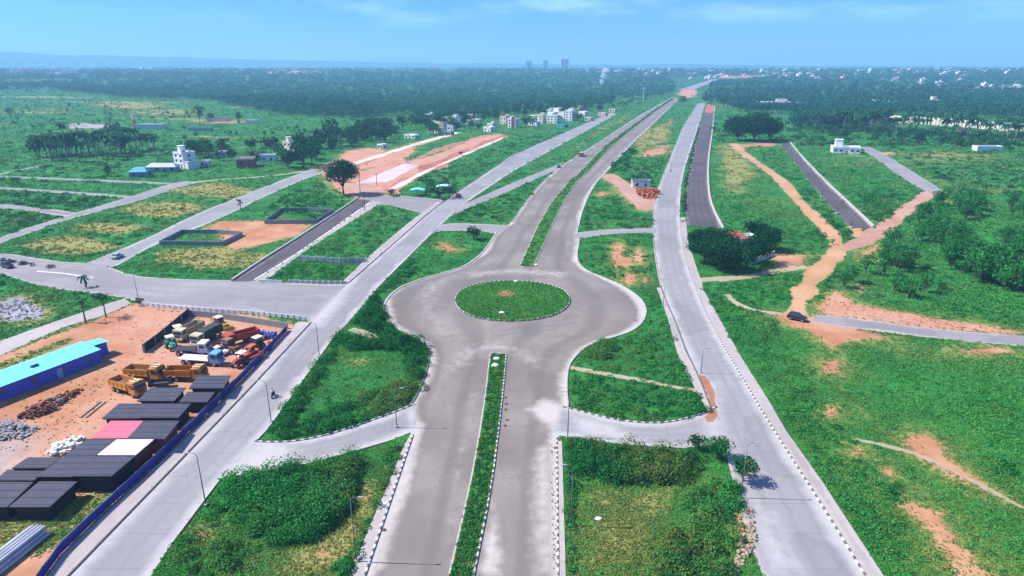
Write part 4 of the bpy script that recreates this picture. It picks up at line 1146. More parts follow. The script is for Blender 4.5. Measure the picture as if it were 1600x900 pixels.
def tractor(label, col, loc, rz, canopy=M_CREAM, cat='tractor'):
    t = thing('tractor', label, cat, loc, rz)
    bm = BM(); prism(bm, [(.1, .75), (2.0, .75), (2.05, 1.35), (1.9, 1.6), (.1, 1.7)], -.42, .42); bmesh.ops.bevel(bm, geom=bm.edges[:], offset=.07, segments=2, affect='EDGES')
    part('bonnet', bm, col, t)
    bm = BM(); bx(bm, (-.45, 0, 1.0), (1.3, .9, .5), 0, .06); bx(bm, (-.7, 0, 1.45), (.55, .6, .5), 0, .06); part('body', bm, M_DARKSTEEL, t)
    for s in (-1, 1):
        bm = BM(); prism(bm, [(-1.35, 1.3), (-.95, 1.72), (-.35, 1.76), (.1, 1.4), (.1, 1.34), (-.36, 1.68), (-.94, 1.64), (-1.28, 1.26)], s * .72 - .25, s * .72 + .25); part('mudguard', bm, col, t)
        wheel(t, -.6, s * .85, .78, .45); wheel(t, 1.55, s * .72, .46, .28)
        bm = BM(); bx(bm, (2.07, s * .25, 1.3), (.06, .18, .16), 0, .02); part('headlight', bm, M_LENS, t)
    bm = BM()
    for x in (.1, -1.15):
        for s in (-.62, .62): tube(bm, [(x, s, 1.35), (x, s, 2.5)], [.04, .04], 6)
    part('canopy_post', bm, M_DARKSTEEL, t)
    bm = BM(); bx(bm, (-.5, 0, 2.56), (1.75, 1.6, .14), 0, .05); part('canopy', bm, canopy, t)
    bm = BM(); tube(bm, [(1.2, .2, 1.6), (1.2, .2, 2.35)], [.05, .05], 7); part('exhaust', bm, M_DARKSTEEL, t)
    return t

def loader(label, col, loc, rz, canopy, cat='loader'):
    """backhoe loader : body, cab, front bucket on arms, rear digging arm, four wheels"""
    t = thing('backhoe_loader', label, cat, loc, rz)
    bm = BM(); prism(bm, [(-1.4, .7), (2.1, .7), (2.15, 1.4), (1.0, 1.55), (-1.4, 1.45)], -.55, .55); bmesh.ops.bevel(bm, geom=bm.edges[:], offset=.06, segments=2, affect='EDGES')
    part('body', bm, col, t)
    bm = BM(); prism(bm, [(-1.2, 1.45), (.55, 1.45), (.4, 2.65), (-1.1, 2.65)], -.7, .7); part('cab', bm, M_GLASS, t)
    bm = BM(); bx(bm, (-.35, 0, 2.74), (1.8, 1.6, .16), 0, .05); part('cab_roof', bm, canopy, t)
    for s in (-1, 1):
        wheel(t, -.75, s * .95, .72, .42); wheel(t, 1.6, s * .85, .5, .32)
        bm = BM(); tube(bm, [(.6, s * .68, 1.5), (1.9, s * .68, 1.35), (2.8, s * .68, .55)], [.11, .11, .09], 6); part('lift_arm', bm, col, t)
    bm = BM(); prism(bm, [(2.75, .15), (3.45, .12), (3.5, .2), (2.95, .35), (2.85, .95), (2.75, .95)], -1.15, 1.15); part('bucket', bm, col, t)
    bm = BM(); tube(bm, [(-1.4, 0, 1.1), (-2.3, 0, 2.5), (-3.2, 0, 1.6), (-3.1, 0, .7)], [.17, .15, .12, .10], 6); bx(bm, (-3.0, 0, .5), (.6, .7, .5), 0, .06); part('digging_arm', bm, col, t)
    return t

def car(label, col, loc, rz, suv=False, cat='car', group=None):
    t = thing('parked_car', label, cat, loc, rz, group)
    h = .22 if suv else 0
    bm = BM()
    prism(bm, [(-2.1, .35), (2.05, .35), (2.15, .62), (2.0, .86 + h), (1.05, .98 + h), (-2.05, 1.0 + h), (-2.15, .7)], -.86, .86)
    bmesh.ops.bevel(bm, geom=bm.edges[:], offset=.09, segments=3, affect='EDGES'); part('body', bm, col, t)
    bm = BM()
    a = [(-1.9 if suv else -1.6, .97 + h), (1.0, .97 + h), (.35, 1.46 + h), (-1.7 if suv else -1.0, 1.48 + h)]
    prism(bm, a, -.76, .76)
    for v in bm.verts:
        if v.co.z > 1.3: v.co.y *= .84
    bmesh.ops.bevel(bm, geom=bm.edges[:], offset=.05, segments=2, affect='EDGES'); part('glasshouse', bm, M_GLASS, t)
    bm = BM(); bx(bm, (-.55 if suv else -.35, 0, 1.50 + h), (2.0 if suv else 1.35, 1.24, .07), 0, .03); part('roof', bm, col, t)
    for x in (1.3, -1.3):
        for s in (-1, 1): wheel(t, x, s * .78, .34, .22)
    for s in (-1, 1):
        bm = BM(); bx(bm, (2.07, s * .6, .72 + h * .5), (.1, .36, .16), 0, .03); part('headlight', bm, M_LENS, t)
    return t

def motorcycle(label, loc, rz):
    t = thing('motorcycle', label, 'motorcycle', loc, rz)
    for x in (.66, -.62):
        tb = BM(); cyl_y(tb, (0, 0, 0), .31, .11, 18); o = part('wheel', tb, M_TYRE, t, (x, 0, .31))
        rb = BM(); tube(rb, [(0, -.065, 0), (0, .065, 0)], [.2, .2], 12); part('rim', rb, M_STEEL, o)
    bm = BM(); tube(bm, [(.66, .07, .31), (.5, .07, .7), (.42, .05, .95)], [.03, .03, .03], 6); tube(bm, [(.66, -.07, .31), (.5, -.07, .7), (.42, -.05, .95)], [.03, .03, .03], 6)
    tube(bm, [(.40, -.36, 1.02), (.44, 0, .98), (.40, .36, 1.02)], [.02, .025, .02], 6); part('fork', bm, M_DARKSTEEL, t)
    bm = BM(); bx(bm, (.18, 0, .78), (.5, .28, .24), 0, .08); part('fuel_tank', bm, M_BLACKP, t)
    bm = BM(); bx(bm, (-.38, 0, .78), (.78, .26, .12), 0, .05); part('seat', bm, M_BLACKWALL, t)
    bm = BM(); bx(bm, (.05, 0, .45), (.42, .26, .36), 0, .05); tube(bm, [(-.62, .1, .31), (.05, .1, .42)], [.035, .035], 6); part('engine', bm, M_DARKSTEEL, t)
    bm = BM(); tube(bm, [(.1, -.14, .32), (-.75, -.16, .36)], [.035, .05], 7); part('exhaust', bm, M_STEEL, t)
    bm = BM(); bx(bm, (.53, 0, .86), (.1, .16, .16), 0, .04); part('headlight', bm, M_LENS, t)
    return t

def person(label, joints, radii, edges, loc, rz, shirt, trousers, skin, hair, head):
    """one continuous figure grown over a posed skeleton"""
    t = thing('person', label, 'person', loc, rz)
    me = bpy.data.meshes.new('body')
    names = list(joints)
    me.from_pydata([joints[k] for k in names], [(names.index(a), names.index(b)) for a, b in edges], [])
    o = link_mesh('body', me, None, t)
    o.modifiers.new('skin', 'SKIN'); sub = o.modifiers.new('sub', 'SUBSURF'); sub.levels = sub.render_levels = 1
    me.skin_vertices[0].data[0].use_root = True
    for i, k in enumerate(names):
        q = radii[k]; me.skin_vertices[0].data[i].radius = (q, q) if not hasattr(q, '__len__') else q
    dg = bpy.context.evaluated_depsgraph_get()
    m2 = bpy.data.meshes.new_from_object(o.evaluated_get(dg))
    o.modifiers.clear(); o.data = m2; m2.name = 'body'
    m2.materials.clear()
    for m in (shirt, trousers, skin): m2.materials.append(m)
    for p in m2.polygons:
        c = p.center; p.use_smooth = True
        near = min(names, key=lambda k: (Vector(joints[k]) - c).length)
        p.material_index = 2 if near.split('_')[0] in ('head', 'neck', 'hand', 'wrist') else (1 if near.split('_')[0] in ('hip', 'knee', 'ankle', 'toe', 'pelvis') else 0)
    bm = BM(); bmesh.ops.create_icosphere(bm, subdivisions=2, radius=1, matrix=Matrix.Translation(head) @ Matrix.Diagonal((.118, .10, .12, 1)))
    for v in list(bm.verts):
        if v.co.z < head[2] - .015 and v.co.x > head[0] - .03: v.co.x -= .03
    part('hair', bm, hair, t, smooth_=True)
    return t

RX = -.22
J = {'pelvis': (RX, 0, .88), 'chest': (RX + .06, 0, 1.28), 'neck': (RX + .10, 0, 1.48), 'head_a': (RX + .13, 0, 1.60), 'head_b': (RX + .14, 0, 1.72)}
RD = {'pelvis': .15, 'chest': (.15, .18), 'neck': .06, 'head_a': .085, 'head_b': .075}
ED = [('pelvis', 'chest'), ('chest', 'neck'), ('neck', 'head_a'), ('head_a', 'head_b')]
for s, n_ in ((-1, 'l'), (1, 'r')):
    J.update({'shoulder_' + n_: (RX + .08, s * .19, 1.40), 'elbow_' + n_: (RX + .30, s * .30, 1.17), 'wrist_' + n_: (RX + .56, s * .33, 1.06), 'hand_' + n_: (RX + .64, s * .33, 1.04),
              'hip_' + n_: (RX + .10, s * .14, .87), 'knee_' + n_: (RX + .48, s * .22, .74), 'ankle_' + n_: (RX + .30, s * .20, .36), 'toe_' + n_: (RX + .48, s * .20, .32)})
    RD.update({'shoulder_' + n_: .07, 'elbow_' + n_: .05, 'wrist_' + n_: .036, 'hand_' + n_: .04, 'hip_' + n_: .095, 'knee_' + n_: .07, 'ankle_' + n_: .05, 'toe_' + n_: .045})
    ED += [('chest', 'shoulder_' + n_), ('shoulder_' + n_, 'elbow_' + n_), ('elbow_' + n_, 'wrist_' + n_), ('wrist_' + n_, 'hand_' + n_),
           ('pelvis', 'hip_' + n_), ('hip_' + n_, 'knee_' + n_), ('knee_' + n_, 'ankle_' + n_), ('ankle_' + n_, 'toe_' + n_)]
mb_loc = at(427, 620, .03); mb_rz = heading((427, 620), (480, 545))
motorcycle('dark motorcycle being ridden up the left service road', mb_loc, mb_rz)
person('rider in a white shirt and dark trousers seated on the motorcycle', J, RD, ED, mb_loc, mb_rz, P('white_cotton', (.70, .70, .72), .9), P('dark_cotton', (.03, .03, .04), .9), P('brown_skin', (.22, .11, .07), .6), P('black_hair', (.012, .01, .01), .6), (RX + .125, 0, 1.72))
mb2 = at(1048, 269, .03)
motorcycle('small dark motorcycle far up the right service road', mb2, heading((1048, 269), (1060, 235)))
person('distant rider in dark clothes on the right service road', J, RD, ED, mb2, heading((1048, 269), (1060, 235)), P('navy_cotton', (.03, .035, .06), .9), MATS['dark_cotton'], MATS['brown_skin'], MATS['black_hair'], (RX + .125, 0, 1.72))

ga = lambda x, y: at(x, y, .0)
truck('tipper_truck', 'ochre tipper truck nearest the black cabins, lowest of the three ochre ones', 'tipper truck', M_ORANGE, M_ORANGE, ga(202, 613), heading((180, 606), (225, 621)), 'tipper', group='ochre tipper trucks', visor=M_ORANGE)
truck('tipper_truck', 'ochre tipper truck behind the lowest one, beside the open red earth', 'tipper truck', M_ORANGE, M_ORANGE, ga(229, 592), heading((204, 590), (258, 595)), 'tipper', group='ochre tipper trucks', visor=M_ORANGE)
truck('tipper_truck', 'brighter orange tipper truck parked behind the rear black cabin', 'tipper truck', P('bright_orange_paint', (.60, .19, .02), .45, .12, .8, dirt=.2), M_ORANGE, ga(293, 593), heading((268, 592), (325, 594)), 'tipper', group='ochre tipper trucks', visor=M_ORANGE)
truck('covered_truck', 'truck with dark tarpaulin body and beige cab by the yard wall', 'truck', M_TARP, P('beige_cab_paint', (.50, .42, .28), .5, .12, .8), ga(325, 533), heading((345, 524), (310, 542)), 'covered')
truck('tipper_truck', 'dusty beige tipper truck behind the green tractor', 'tipper truck', P('dusty_beige_paint', (.46, .36, .20), .55, .16, .8), P('sand_cab_paint', (.55, .46, .25), .5, .12, .8), ga(297, 525), heading((312, 518), (288, 532)), 'tipper')
truck('flatbed_truck', 'light blue cabbed truck with a white flat deck', 'flatbed truck', M_WHITEP, M_SKYBLUE, ga(316, 568), heading((290, 566), (335, 569)), 'flat', L=8.6)
truck('flatbed_truck', 'dark flatbed truck with white cab above the light blue one', 'flatbed truck', M_DARKSTEEL, M_WHITEP, ga(302, 553), heading((282, 553), (322, 553)), 'flat', L=7.0)
tractor('green tractor with cream canopy beside the dark yard wall', M_GREENP, ga(269, 544), heading((262, 538), (275, 551)))
tractor('red tractor with white canopy near the blue fence', M_REDP, ga(377, 570), heading((388, 563), (370, 574)), M_WHITEP)
loader('orange red backhoe loader with pale roof by blue fence', M_ORED, ga(402, 546), heading((418, 538), (390, 550)), M_WHITEP)
loader('brown backhoe loader low among the parked machines', P('rusty_brown_paint', (.28, .12, .06), .7, .2, .8), ga(360, 549), heading((345, 544), (374, 552)), MATS['rusty_brown_paint'])
def trailer(label, col, loc, rz):
    t = thing('farm_trailer', label, 'trailer', loc, rz)
    bm = BM(); bx(bm, (0, 0, .8), (3.4, 1.9, .12))
    for s in (-1, 1): bx(bm, (0, s * .93, 1.12), (3.4, .06, .55))
    for s in (-1, 1): bx(bm, (s * 1.68, 0, 1.12), (.06, 1.8, .55))
    part('trailer_body', bm, col, t)
    bm = BM(); tube(bm, [(1.7, 0, .7), (2.9, 0, .55)], [.06, .05], 6); part('drawbar', bm, M_DARKSTEEL, t)
    for s in (-1, 1): wheel(t, -.2, s * 1.05, .42, .24)
    return t
trailer('red trailer standing behind the red tractor by the blue fence', M_REDP, ga(398, 563), heading((388, 568), (408, 558)))
trailer('small dark covered trailer between the ochre trucks and black cabins', M_BLACK, ga(251, 606), heading((240, 606), (262, 604)))
car('white hatchback parked between the dark flatbed and the brown loader', M_WHITEP, ga(342, 553), heading((334, 551), (352, 556)))
tractor('second green tractor nearer the far end of the dark yard wall', M_GREENP, ga(281, 527), heading((275, 521), (287, 533)), M_WHITEP)
truck('tipper_truck', 'red tipper truck at the back of the yard by the blue fence', 'tipper truck', M_REDP, M_REDP, ga(378, 535), heading((395, 530), (362, 540)), 'tipper')
loader('yellow backhoe loader behind the covered truck', P('loader_yellow', (.60, .36, .04), .5, .14, .8, dirt=.3), ga(345, 513), heading((335, 509), (356, 516)), M_CREAM)
def drum_heap(label, px, py, n, seed):
    r = random.Random(seed)
    c = at(px, py)
    k0 = None
    for k in range(n):
        bm = BM()
        tube(bm, [(0, 0, 0), (0, 0, .05), (0, 0, .3), (0, 0, .32), (0, 0, .6), (0, 0, .62), (0, 0, .88), (0, 0, .9)], [.28, .3, .29, .31, .29, .31, .3, .27], 12) if k0 is None else None
        if k0 is None: k0 = part('drum', bm, M_BLUETARP); o = k0
        else:
            bm.free(); o = k0.copy(); COL.objects.link(o)
        o.location = c + Vector(((k % 9) * .72 - 3.0 + r.uniform(-.1, .1), (k // 9) * .8 - 1 + r.uniform(-.15, .15), 0))
        tag(o, label, 'drum', 'blue drums in the yard corner')
drum_heap('blue drum in the rows standing at the yard corner', 409, 526, 32, 3)

truck('lorry', 'orange lorry with a white load on the upper highway', 'lorry', M_ORED, M_ORED, at(908, 244, .03), heading((908, 244), (895, 258)), 'loaded', bedmat=M_WHITEP, L=8.5)
car('black car parked where the dirt tracks meet', M_BLACKP, at(1245, 500, .02), heading((1235, 498), (1258, 503)), True)
car('pale car with dark roof at the foot of the concrete lane', P('silver_paint', (.45, .46, .48), .35, .08, .8), at(184, 403, .03), heading((176, 407), (195, 398)))
car('dark car on the left side road below its median', M_BLACKP, at(12, 418, .03), heading((0, 415), (24, 421)), True)
car('dark car waiting where the thin ramp meets the highway', M_BLACKP, at(873, 262, .03), heading((880, 254), (866, 270)))
car('red car on the left service road beside the turquoise awnings', M_REDP, at(716, 307, .04), heading((716, 307), (735, 293)))
car('dark car parked under the turquoise awning', M_BLACKP, at(655, 311, .03), heading((645, 310), (668, 313)))

# ------------------------------------------------------------------ street lamps
def lamp(x, y, h, side, label):
    W = at(x, y, 0.02)
    t = thing('street_lamp', label, 'street lamp', W, 0, 'street lamps along the roads')
    bm = BM(); tube(bm, [(0, 0, 0), (0, 0, h * .5), (0, 0, h)], [.085, .07, .045], 8); part('pole', bm, M_LAMP, t, smooth_=True)
    bm = BM(); tube(bm, [(0, 0, h - .05), (side * .4, 0, h + .20), (side * .95, 0, h + .26)], [.04, .035, .03], 6); part('arm', bm, M_LAMP, t, smooth_=True)
    bm = BM(); bx(bm, (side * 1.2, 0, h + .26), (.6, .2, .1), 0, .03); part('lamp_head', bm, M_CONC, t)
    bm = BM(); bx(bm, (0, 0, .15), (.42, .42, .3), 0, .04); part('base', bm, M_CONC, t)
    return t
for x, y, h, s, lb in ((322, 790, 8, -1, 'lamp at the left edge of the plot at lower left'), (424, 660, 7.5, -1, 'lamp near the motorcycle on the left service road'),
        (499, 556, 7, -1, 'lamp at the top left corner of the weedy left island'), (620, 668, 7, 1, 'lamp on the left slip road near the highway'),
        (557, 878, 9, 1, 'lamp in the grass of the plot at lower left'), (887, 684, 8, -1, 'lamp at the mouth of the right slip road'),
        (892, 822, 9, -1, 'lamp at the left edge of the plot at lower right'), (1157, 778, 8.5, 1, 'lamp by the right service road beside the shady tree'),
        (1095, 583, 5, 1, 'lamp beside the orange earth spill'), (1036, 478, 5, 1, 'lamp at the upper end of the narrow right pavement'),
        (217, 471, 7, 1, 'lamp at the yard entrance by the white railing')):
    lamp(x, y, h, s, 'grey ' + lb)
for k, (x, y) in enumerate(((1330, 356), (1308, 334), (1284, 308), (1262, 281), (1243, 256), (1229, 238))):
    o = lamp(x, y, 6, 1, 'thin pale lamp beside the straight dark road, ' + ('nearest the dirt track', 'second from the dirt track', 'third from the dirt track', 'third from its far end', 'second from its far end', 'at its far end')[k]); o.scale = (1.7, 1.7, 1.15)
    for ch in o.children:
        if ch.name.startswith('base'): ch.scale = (1.6, 1.6, 1.6)

# utility poles
def utility_pole(x, y, h, label):
    t = thing('utility_pole', label, 'utility pole', at(x, y))
    bm = BM(); tube(bm, [(0, 0, 0), (0, 0, h)], [.16, .10], 8); part('pole', bm, M_BARK, t, smooth_=True)
    bm = BM(); bx(bm, (0, 0, h - .5), (1.8, .1, .12)); bx(bm, (0, 0, h - 1.3), (1.4, .1, .12)); part('crossarm', bm, M_BARK, t)
    bm = BM()
    for q in (-.8, -.3, .3, .8): tube(bm, [(q, 0, h - .44), (q, 0, h - .2)], [.05, .04], 6)
    part('insulator', bm, M_WHITEWALL, t)
utility_pole(570, 329, 8, 'brown utility pole at the end of the dark plot lane'); utility_pole(563, 302, 8.5, 'utility pole right of the big dark tree'); utility_pole(589, 290, 6.5, 'utility pole standing on the earthwork slab road')

# ------------------------------------------------------------------ fences and walls
def sheet_fence():
    t = thing('blue_fence', 'long dark blue sheet metal fence between yard and service road', 'fence', at(300, 675))
    pts = G(resample(ext([(70, 900), (95, 866), (157, 805), (220, 747), (295, 675), (381, 590), (449, 517)]), 300))[:, :2]
    s = np.r_[0, np.cumsum(np.hypot(*np.diff(pts, axis=0).T))]
    n = int(s[-1] / .16)
    u = np.linspace(0, s[-1], n)
    Q = np.stack([np.interp(u, s, pts[:, 0]), np.interp(u, s, pts[:, 1])], 1)
    d = np.gradient(Q, axis=0); d /= np.linalg.norm(d, axis=1, keepdims=True); nn = np.stack([-d[:, 1], d[:, 0]], 1)
    o = np.tile([.035, -.035], n)[:n, None]
    wob = (np.sin(u * .35) * .05 + np.repeat(rng.normal(size=n // 16 + 1), 16)[:n] * .035)
    lo = np.c_[Q + nn * o, np.full(n, .05)]; hi = np.c_[Q + nn * (o + wob[:, None] * .6), 1.35 + wob]
    back = nn * .012
    V = np.concatenate([lo, hi, lo + np.c_[back, np.zeros(n)], hi + np.c_[back, np.zeros(n)]])
    i = np.arange(n - 1)
    F = np.concatenate([np.stack([i, i + 1, i + 1 + n, i + n], 1), np.stack([i + 2 * n, i + 3 * n, i + 1 + 3 * n, i + 1 + 2 * n], 1), np.stack([i + n, i + 1 + n, i + 1 + 3 * n, i + 3 * n], 1)])
    base = np.array(t.location)
    me = np_mesh('sheet_panels', V - base, F)
    link_mesh('sheet_panels', me, M_BLUEFENCE, t)
    p0 = None
    for k in range(0, n, 18):
        q = Q[k] + nn[k] * .12 - base[:2]
        if p0 is None:
            bm = BM(); bx(bm, (0, 0, .7), (.08, .08, 1.4)); p0 = part('post', bm, M_STEEL, t, (q[0], q[1], 0)); o_ = p0
        else:
            o_ = p0.copy(); COL.objects.link(o_); o_.parent = t; o_.location = (q[0], q[1], 0)
    bm = BM(); rl = [tuple(np.r_[Q[k] + nn[k] * .0 - base[:2], 1.42]) for k in range(0, n, 6)]
    tube(bm, rl, [.035] * len(rl), 6); part('top_rail', bm, M_STEEL, t)
sheet_fence()

def wall_thing(name, label, pts, h, w, mat, cat='wall', z=0.0, post=None, postmat=None, sm=0):
    """a wall along traced points ; optional posts"""
    base = at(*pts[len(pts) // 2])
    t = thing(name, label, cat, base)
    o = ribbon('wall_panel', pts, w, h, z, mat, None, None, None, False, sm, 1.0)
    for k in ('label', 'kind', 'category'):
        if k in o: del o[k]
    o.parent = t; o.matrix_parent_inverse = Matrix.Identity(4); o.data.transform(Matrix.Translation(-base))
    if post:
        W = G(pts)[:, :2]
        s = np.r_[0, np.cumsum(np.hypot(*np.diff(W, axis=0).T))]
        n = min(95, max(2, int(s[-1] / post)))
        p0 = None
        for u in np.linspace(0, s[-1], n):
            x, y = np.interp(u, s, W[:, 0]) - base.x, np.interp(u, s, W[:, 1]) - base.y
            zz = float(elev(x + base.x, y + base.y)) - base.z
            if p0 is None:
                bm = BM(); bx(bm, (0, 0, h * .54), (w + .16, w + .16, h * 1.08), 0, .02); p0 = part('post', bm, postmat or mat, t, (x, y, zz))
            else:
                q = p0.copy(); COL.objects.link(q); q.parent = t; q.location = (x, y, zz)
    return t
wall_thing('railing', 'white precast railing along the yard side of the side road', [(222, 478), (300, 485), (400, 492), (478, 500)], .95, .12, M_WHITEWALL, 'railing', post=1.5, postmat=M_WHITEWALL)
wall_thing('railing', 'white precast railing below the grass plot at the junction', [(452, 442), (500, 444), (542, 444)], .9, .10, M_CONC, 'railing', post=1.4, postmat=M_WHITEWALL)
wall_thing('railing', 'short white railing left of the precast one at the junction', [(408, 441), (440, 442)], .8, .10, M_WHITEWALL, 'railing', post=1.6, postmat=M_WHITEWALL)
wall_thing('compound_wall', 'dark compound wall across the back of the machine yard', [(298, 494), (345, 498), (400, 506), (450, 514)], 1.5, .2, M_BLOCK)
wall_thing('compound_wall', 'dark slanting compound wall left of the green tractor', [(296, 494), (272, 514), (250, 533), (226, 551)], 1.9, .2, M_BLACKWALL, post=3.0, postmat=M_BLOCK)
wall_thing('plot_fence', 'pale precast fence crossing the plot left of the service road', [(468, 407), (500, 409), (540, 411), (572, 410)], 1.5, .12, M_CONC, 'fence', post=2.2, postmat=M_WHITEWALL)
wall_thing('block_enclosure', 'grey block enclosure on orange earth beside the concrete lane', [(250, 383), (280, 383), (348, 384), (380, 368), (340, 365), (285, 365), (250, 383)], 1.5, .25, M_BLOCK, 'enclosure')
wall_thing('block_enclosure', 'grey block enclosure on grass beside the dark plot lane', [(414, 350), (450, 350), (495, 349), (522, 332), (480, 330), (440, 331), (414, 350)], 1.6, .25, M_BLOCK, 'enclosure')
wall_thing('compound_wall', 'white wall on the far side of the dark tree clump', [(1172, 414), (1190, 408), (1209, 399)], 1.4, .2, M_WHITEWALL, post=2.2, postmat=M_CONC)
wall_thing('warehouse_wall', 'long cream boundary wall behind the right hand palm row', [(1378, 190), (1440, 194), (1500, 198), (1560, 204), (1680, 212)], 7.0, .5, M_CREAMWALL, 'wall', post=18, postmat=M_WHITEWALL)
0 and wall_thing('concrete_culvert', 'short concrete culvert edge crossing the lower highway median', [(755, 672), (778, 672)], .14, .5, M_CONC, 'culvert', z=.2)

# ------------------------------------------------------------------ buildings
def building(label, px, py, w, d, h, rz=0.0, mat=None, cat='house', name='house', storeys=2, roof=None, tower=None, wing=None, win=True, tank=True, group=None, pitched=False, simple=False):
    """walls with storey bands, parapet roof, windows with frames, a door ; options: stair tower, low wing, pitched roof"""
    mat = mat or M_WHITEWALL
    t = thing(name, label, cat, at(px, py), rz, group)
    bm = BM(); bx(bm, (0, d / 2, h / 2), (w, d, h))
    for k in range(1, storeys): bx(bm, (0, d / 2, h * k / storeys), (w + .24, d + .24, .22))
    part('wall', bm, mat, t)
    if pitched:
        bm = BM(); a = [(-w / 2 - .4, h), (w / 2 + .4, h), (0, h + w * .24)]
        if w > d: 
            vs = [(-w / 2 - .4, -.4, h), (w / 2 + .4, -.4, h), (w / 2 + .4, d + .4, h), (-w / 2 - .4, d + .4, h), (-w / 2 + d * .3, d / 2, h + d * .32), (w / 2 - d * .3, d / 2, h + d * .32)]
            q = [bm.verts.new(v) for v in vs]
            for f in ((0, 1, 5, 4), (1, 2, 5), (2, 3, 4, 5), (3, 0, 4), (3, 2, 1, 0)): bm.faces.new([q[i] for i in f])
        else: prism(bm, a, -.4, d + .4)
        part('roof', bm, roof or M_TERR, t)
    else:
        bm = BM(); bx(bm, (0, d / 2, h + .09), (w + .5, d + .5, .18))
        for s in (-1, 1): bx(bm, (s * (w / 2 + .1), d / 2, h + .55), (.2, d + .2, .75)); bx(bm, (0, d / 2 + s * (d / 2 + .1), h + .55), (w, .2, .75))
        part('roof', bm, roof or mat, t)
    if tower:
        tx, tw, th = tower
        bm = BM(); bx(bm, (tx, d * .6, h + th / 2 + .18), (tw, min(d * .5, tw * 1.2), th)); bx(bm, (tx, d * .6, h + th + .28), (tw + .5, min(d * .5, tw * 1.2) + .5, .2)); part('stair_tower', bm, mat, t)
    if wing:
        wx, ww, wh = wing
        bm = BM(); bx(bm, (wx, d * .45, wh / 2), (ww, d * .85, wh)); bx(bm, (wx, d * .45, wh + .12), (ww + .4, d * .85 + .4, .24)); part('wing', bm, mat, t)
    if win and not simple:
        nw = max(2, int(w / 3.4)); sh = h / storeys
        for k in range(storeys):
            for j in range(nw):
                x = -w / 2 + (j + .5) * w / nw
                if k == 0 and j == nw // 2:
                    bm = BM(); bx(bm, (x, -.02, 1.05), (1.1, .1, 2.1)); part('door', bm, M_BARK, t); continue
                bm = BM(); bx(bm, (x, -.01, k * sh + sh * .55), (1.5, .08, 1.35)); f = part('window', bm, M_GLASS, t)
                bm = BM(); bx(bm, (x, -.16, k * sh + sh * .55 + .86), (1.9, .5, .1)); part('sunshade', bm, mat, f)
        for s in (-1, 1):
            for k in range(storeys):
                bm = BM(); bx(bm, (s * (w / 2 + .01), d * .5, k * sh + sh * .55), (.08, 1.5, 1.35)); part('window', bm, M_GLASS, t)
    if tank and not pitched and not simple:
        bm = BM(); tube(bm, [(w * .28, d * .3, h + .2), (w * .28, d * .3, h + 1.5), (w * .28, d * .3, h + 1.8)], [.6, .6, .25], 10); part('water_tank', bm, M_BLACK, t)
    return t

building('tall white stepped house with a stair tower beside a low grey shed', 281, 263, 9.0, 8, 8.4, -.55, storeys=3, tower=(-3.3, 2.6, 3.6), wing=(6.2, 4.0, 4.0))
building('low long shed with grey sheet roof against the tall white house', 252, 269, 16, 6, 2.8, .05, M_CONC, 'shed', 'shed', 1, M_SHEETGREY, pitched=True, tank=False)
building('small teal roofed shed left of the grey roofed shed', 216, 277, 9, 7, 2.8, .1, P('teal_wall', (.06, .26, .32), .7, .1), 'shed', 'shed', 1, M_TEAL, pitched=True, tank=False)
building('cream two storey house with a narrow tower among dark trees', 449, 238, 8, 7, 6.5, -.6, M_CREAMWALL, tower=(-2.4, 2.6, 3.2), wing=(6.0, 5.0, 4.2))
building('low red house beside the field road', 384, 262, 9.5, 7, 4.6, .2, M_REDWALL, storeys=1, roof=M_PINKWALL, tank=False)
building('small white hut between the red house and the tall white house', 320, 261, 4.5, 4, 2.8, 0, storeys=1, tank=False)
building('flat roofed pale hut behind the small white hut', 345, 246, 9, 5, 3, 0, M_CREAMWALL, storeys=1, roof=M_WHITEWALL, tank=False)
building('low white house half hidden right of the red house', 418, 252, 9, 6, 3, .2, storeys=1, tank=False)
# brick kiln
kt = thing('brick_chimney', 'red and white banded kiln chimney standing in the left fields', 'chimney', at(211, 200))
bm = BM(); tube(bm, [(0, 0, 0), (0, 0, 8)], [1.7, 1.3], 12); part('lower_shaft', bm, M_REDWALL, kt)
bm = BM(); tube(bm, [(0, 0, 8), (0, 0, 13)], [1.28, 1.0], 12); part('upper_shaft', bm, M_PINKWALL, kt)
building('long white kiln shed beside the banded chimney', 233, 201, 26, 8, 3.2, 0, M_CREAMWALL, 'shed', 'shed', 1, M_WHITEWALL, tank=False, win=False)
building('low brown walled sheds in the upper left fields', 340, 190, 22, 6, 3, 0, M_PINKWALL, 'shed', 'shed', 1, M_CONC, tank=False, win=False)
building('pale flat shed alone in the upper left fields', 393, 193, 12, 5, 2.6, .1, M_CREAMWALL, 'shed', 'shed', 1, M_WHITEWALL, tank=False, win=False)
building('grey sheeted shed on bare ground in the left fields', 312, 205, 20, 7, 2.4, .08, M_CONC, 'shed', 'shed', 1, M_SHEETGREY, tank=False, win=False)

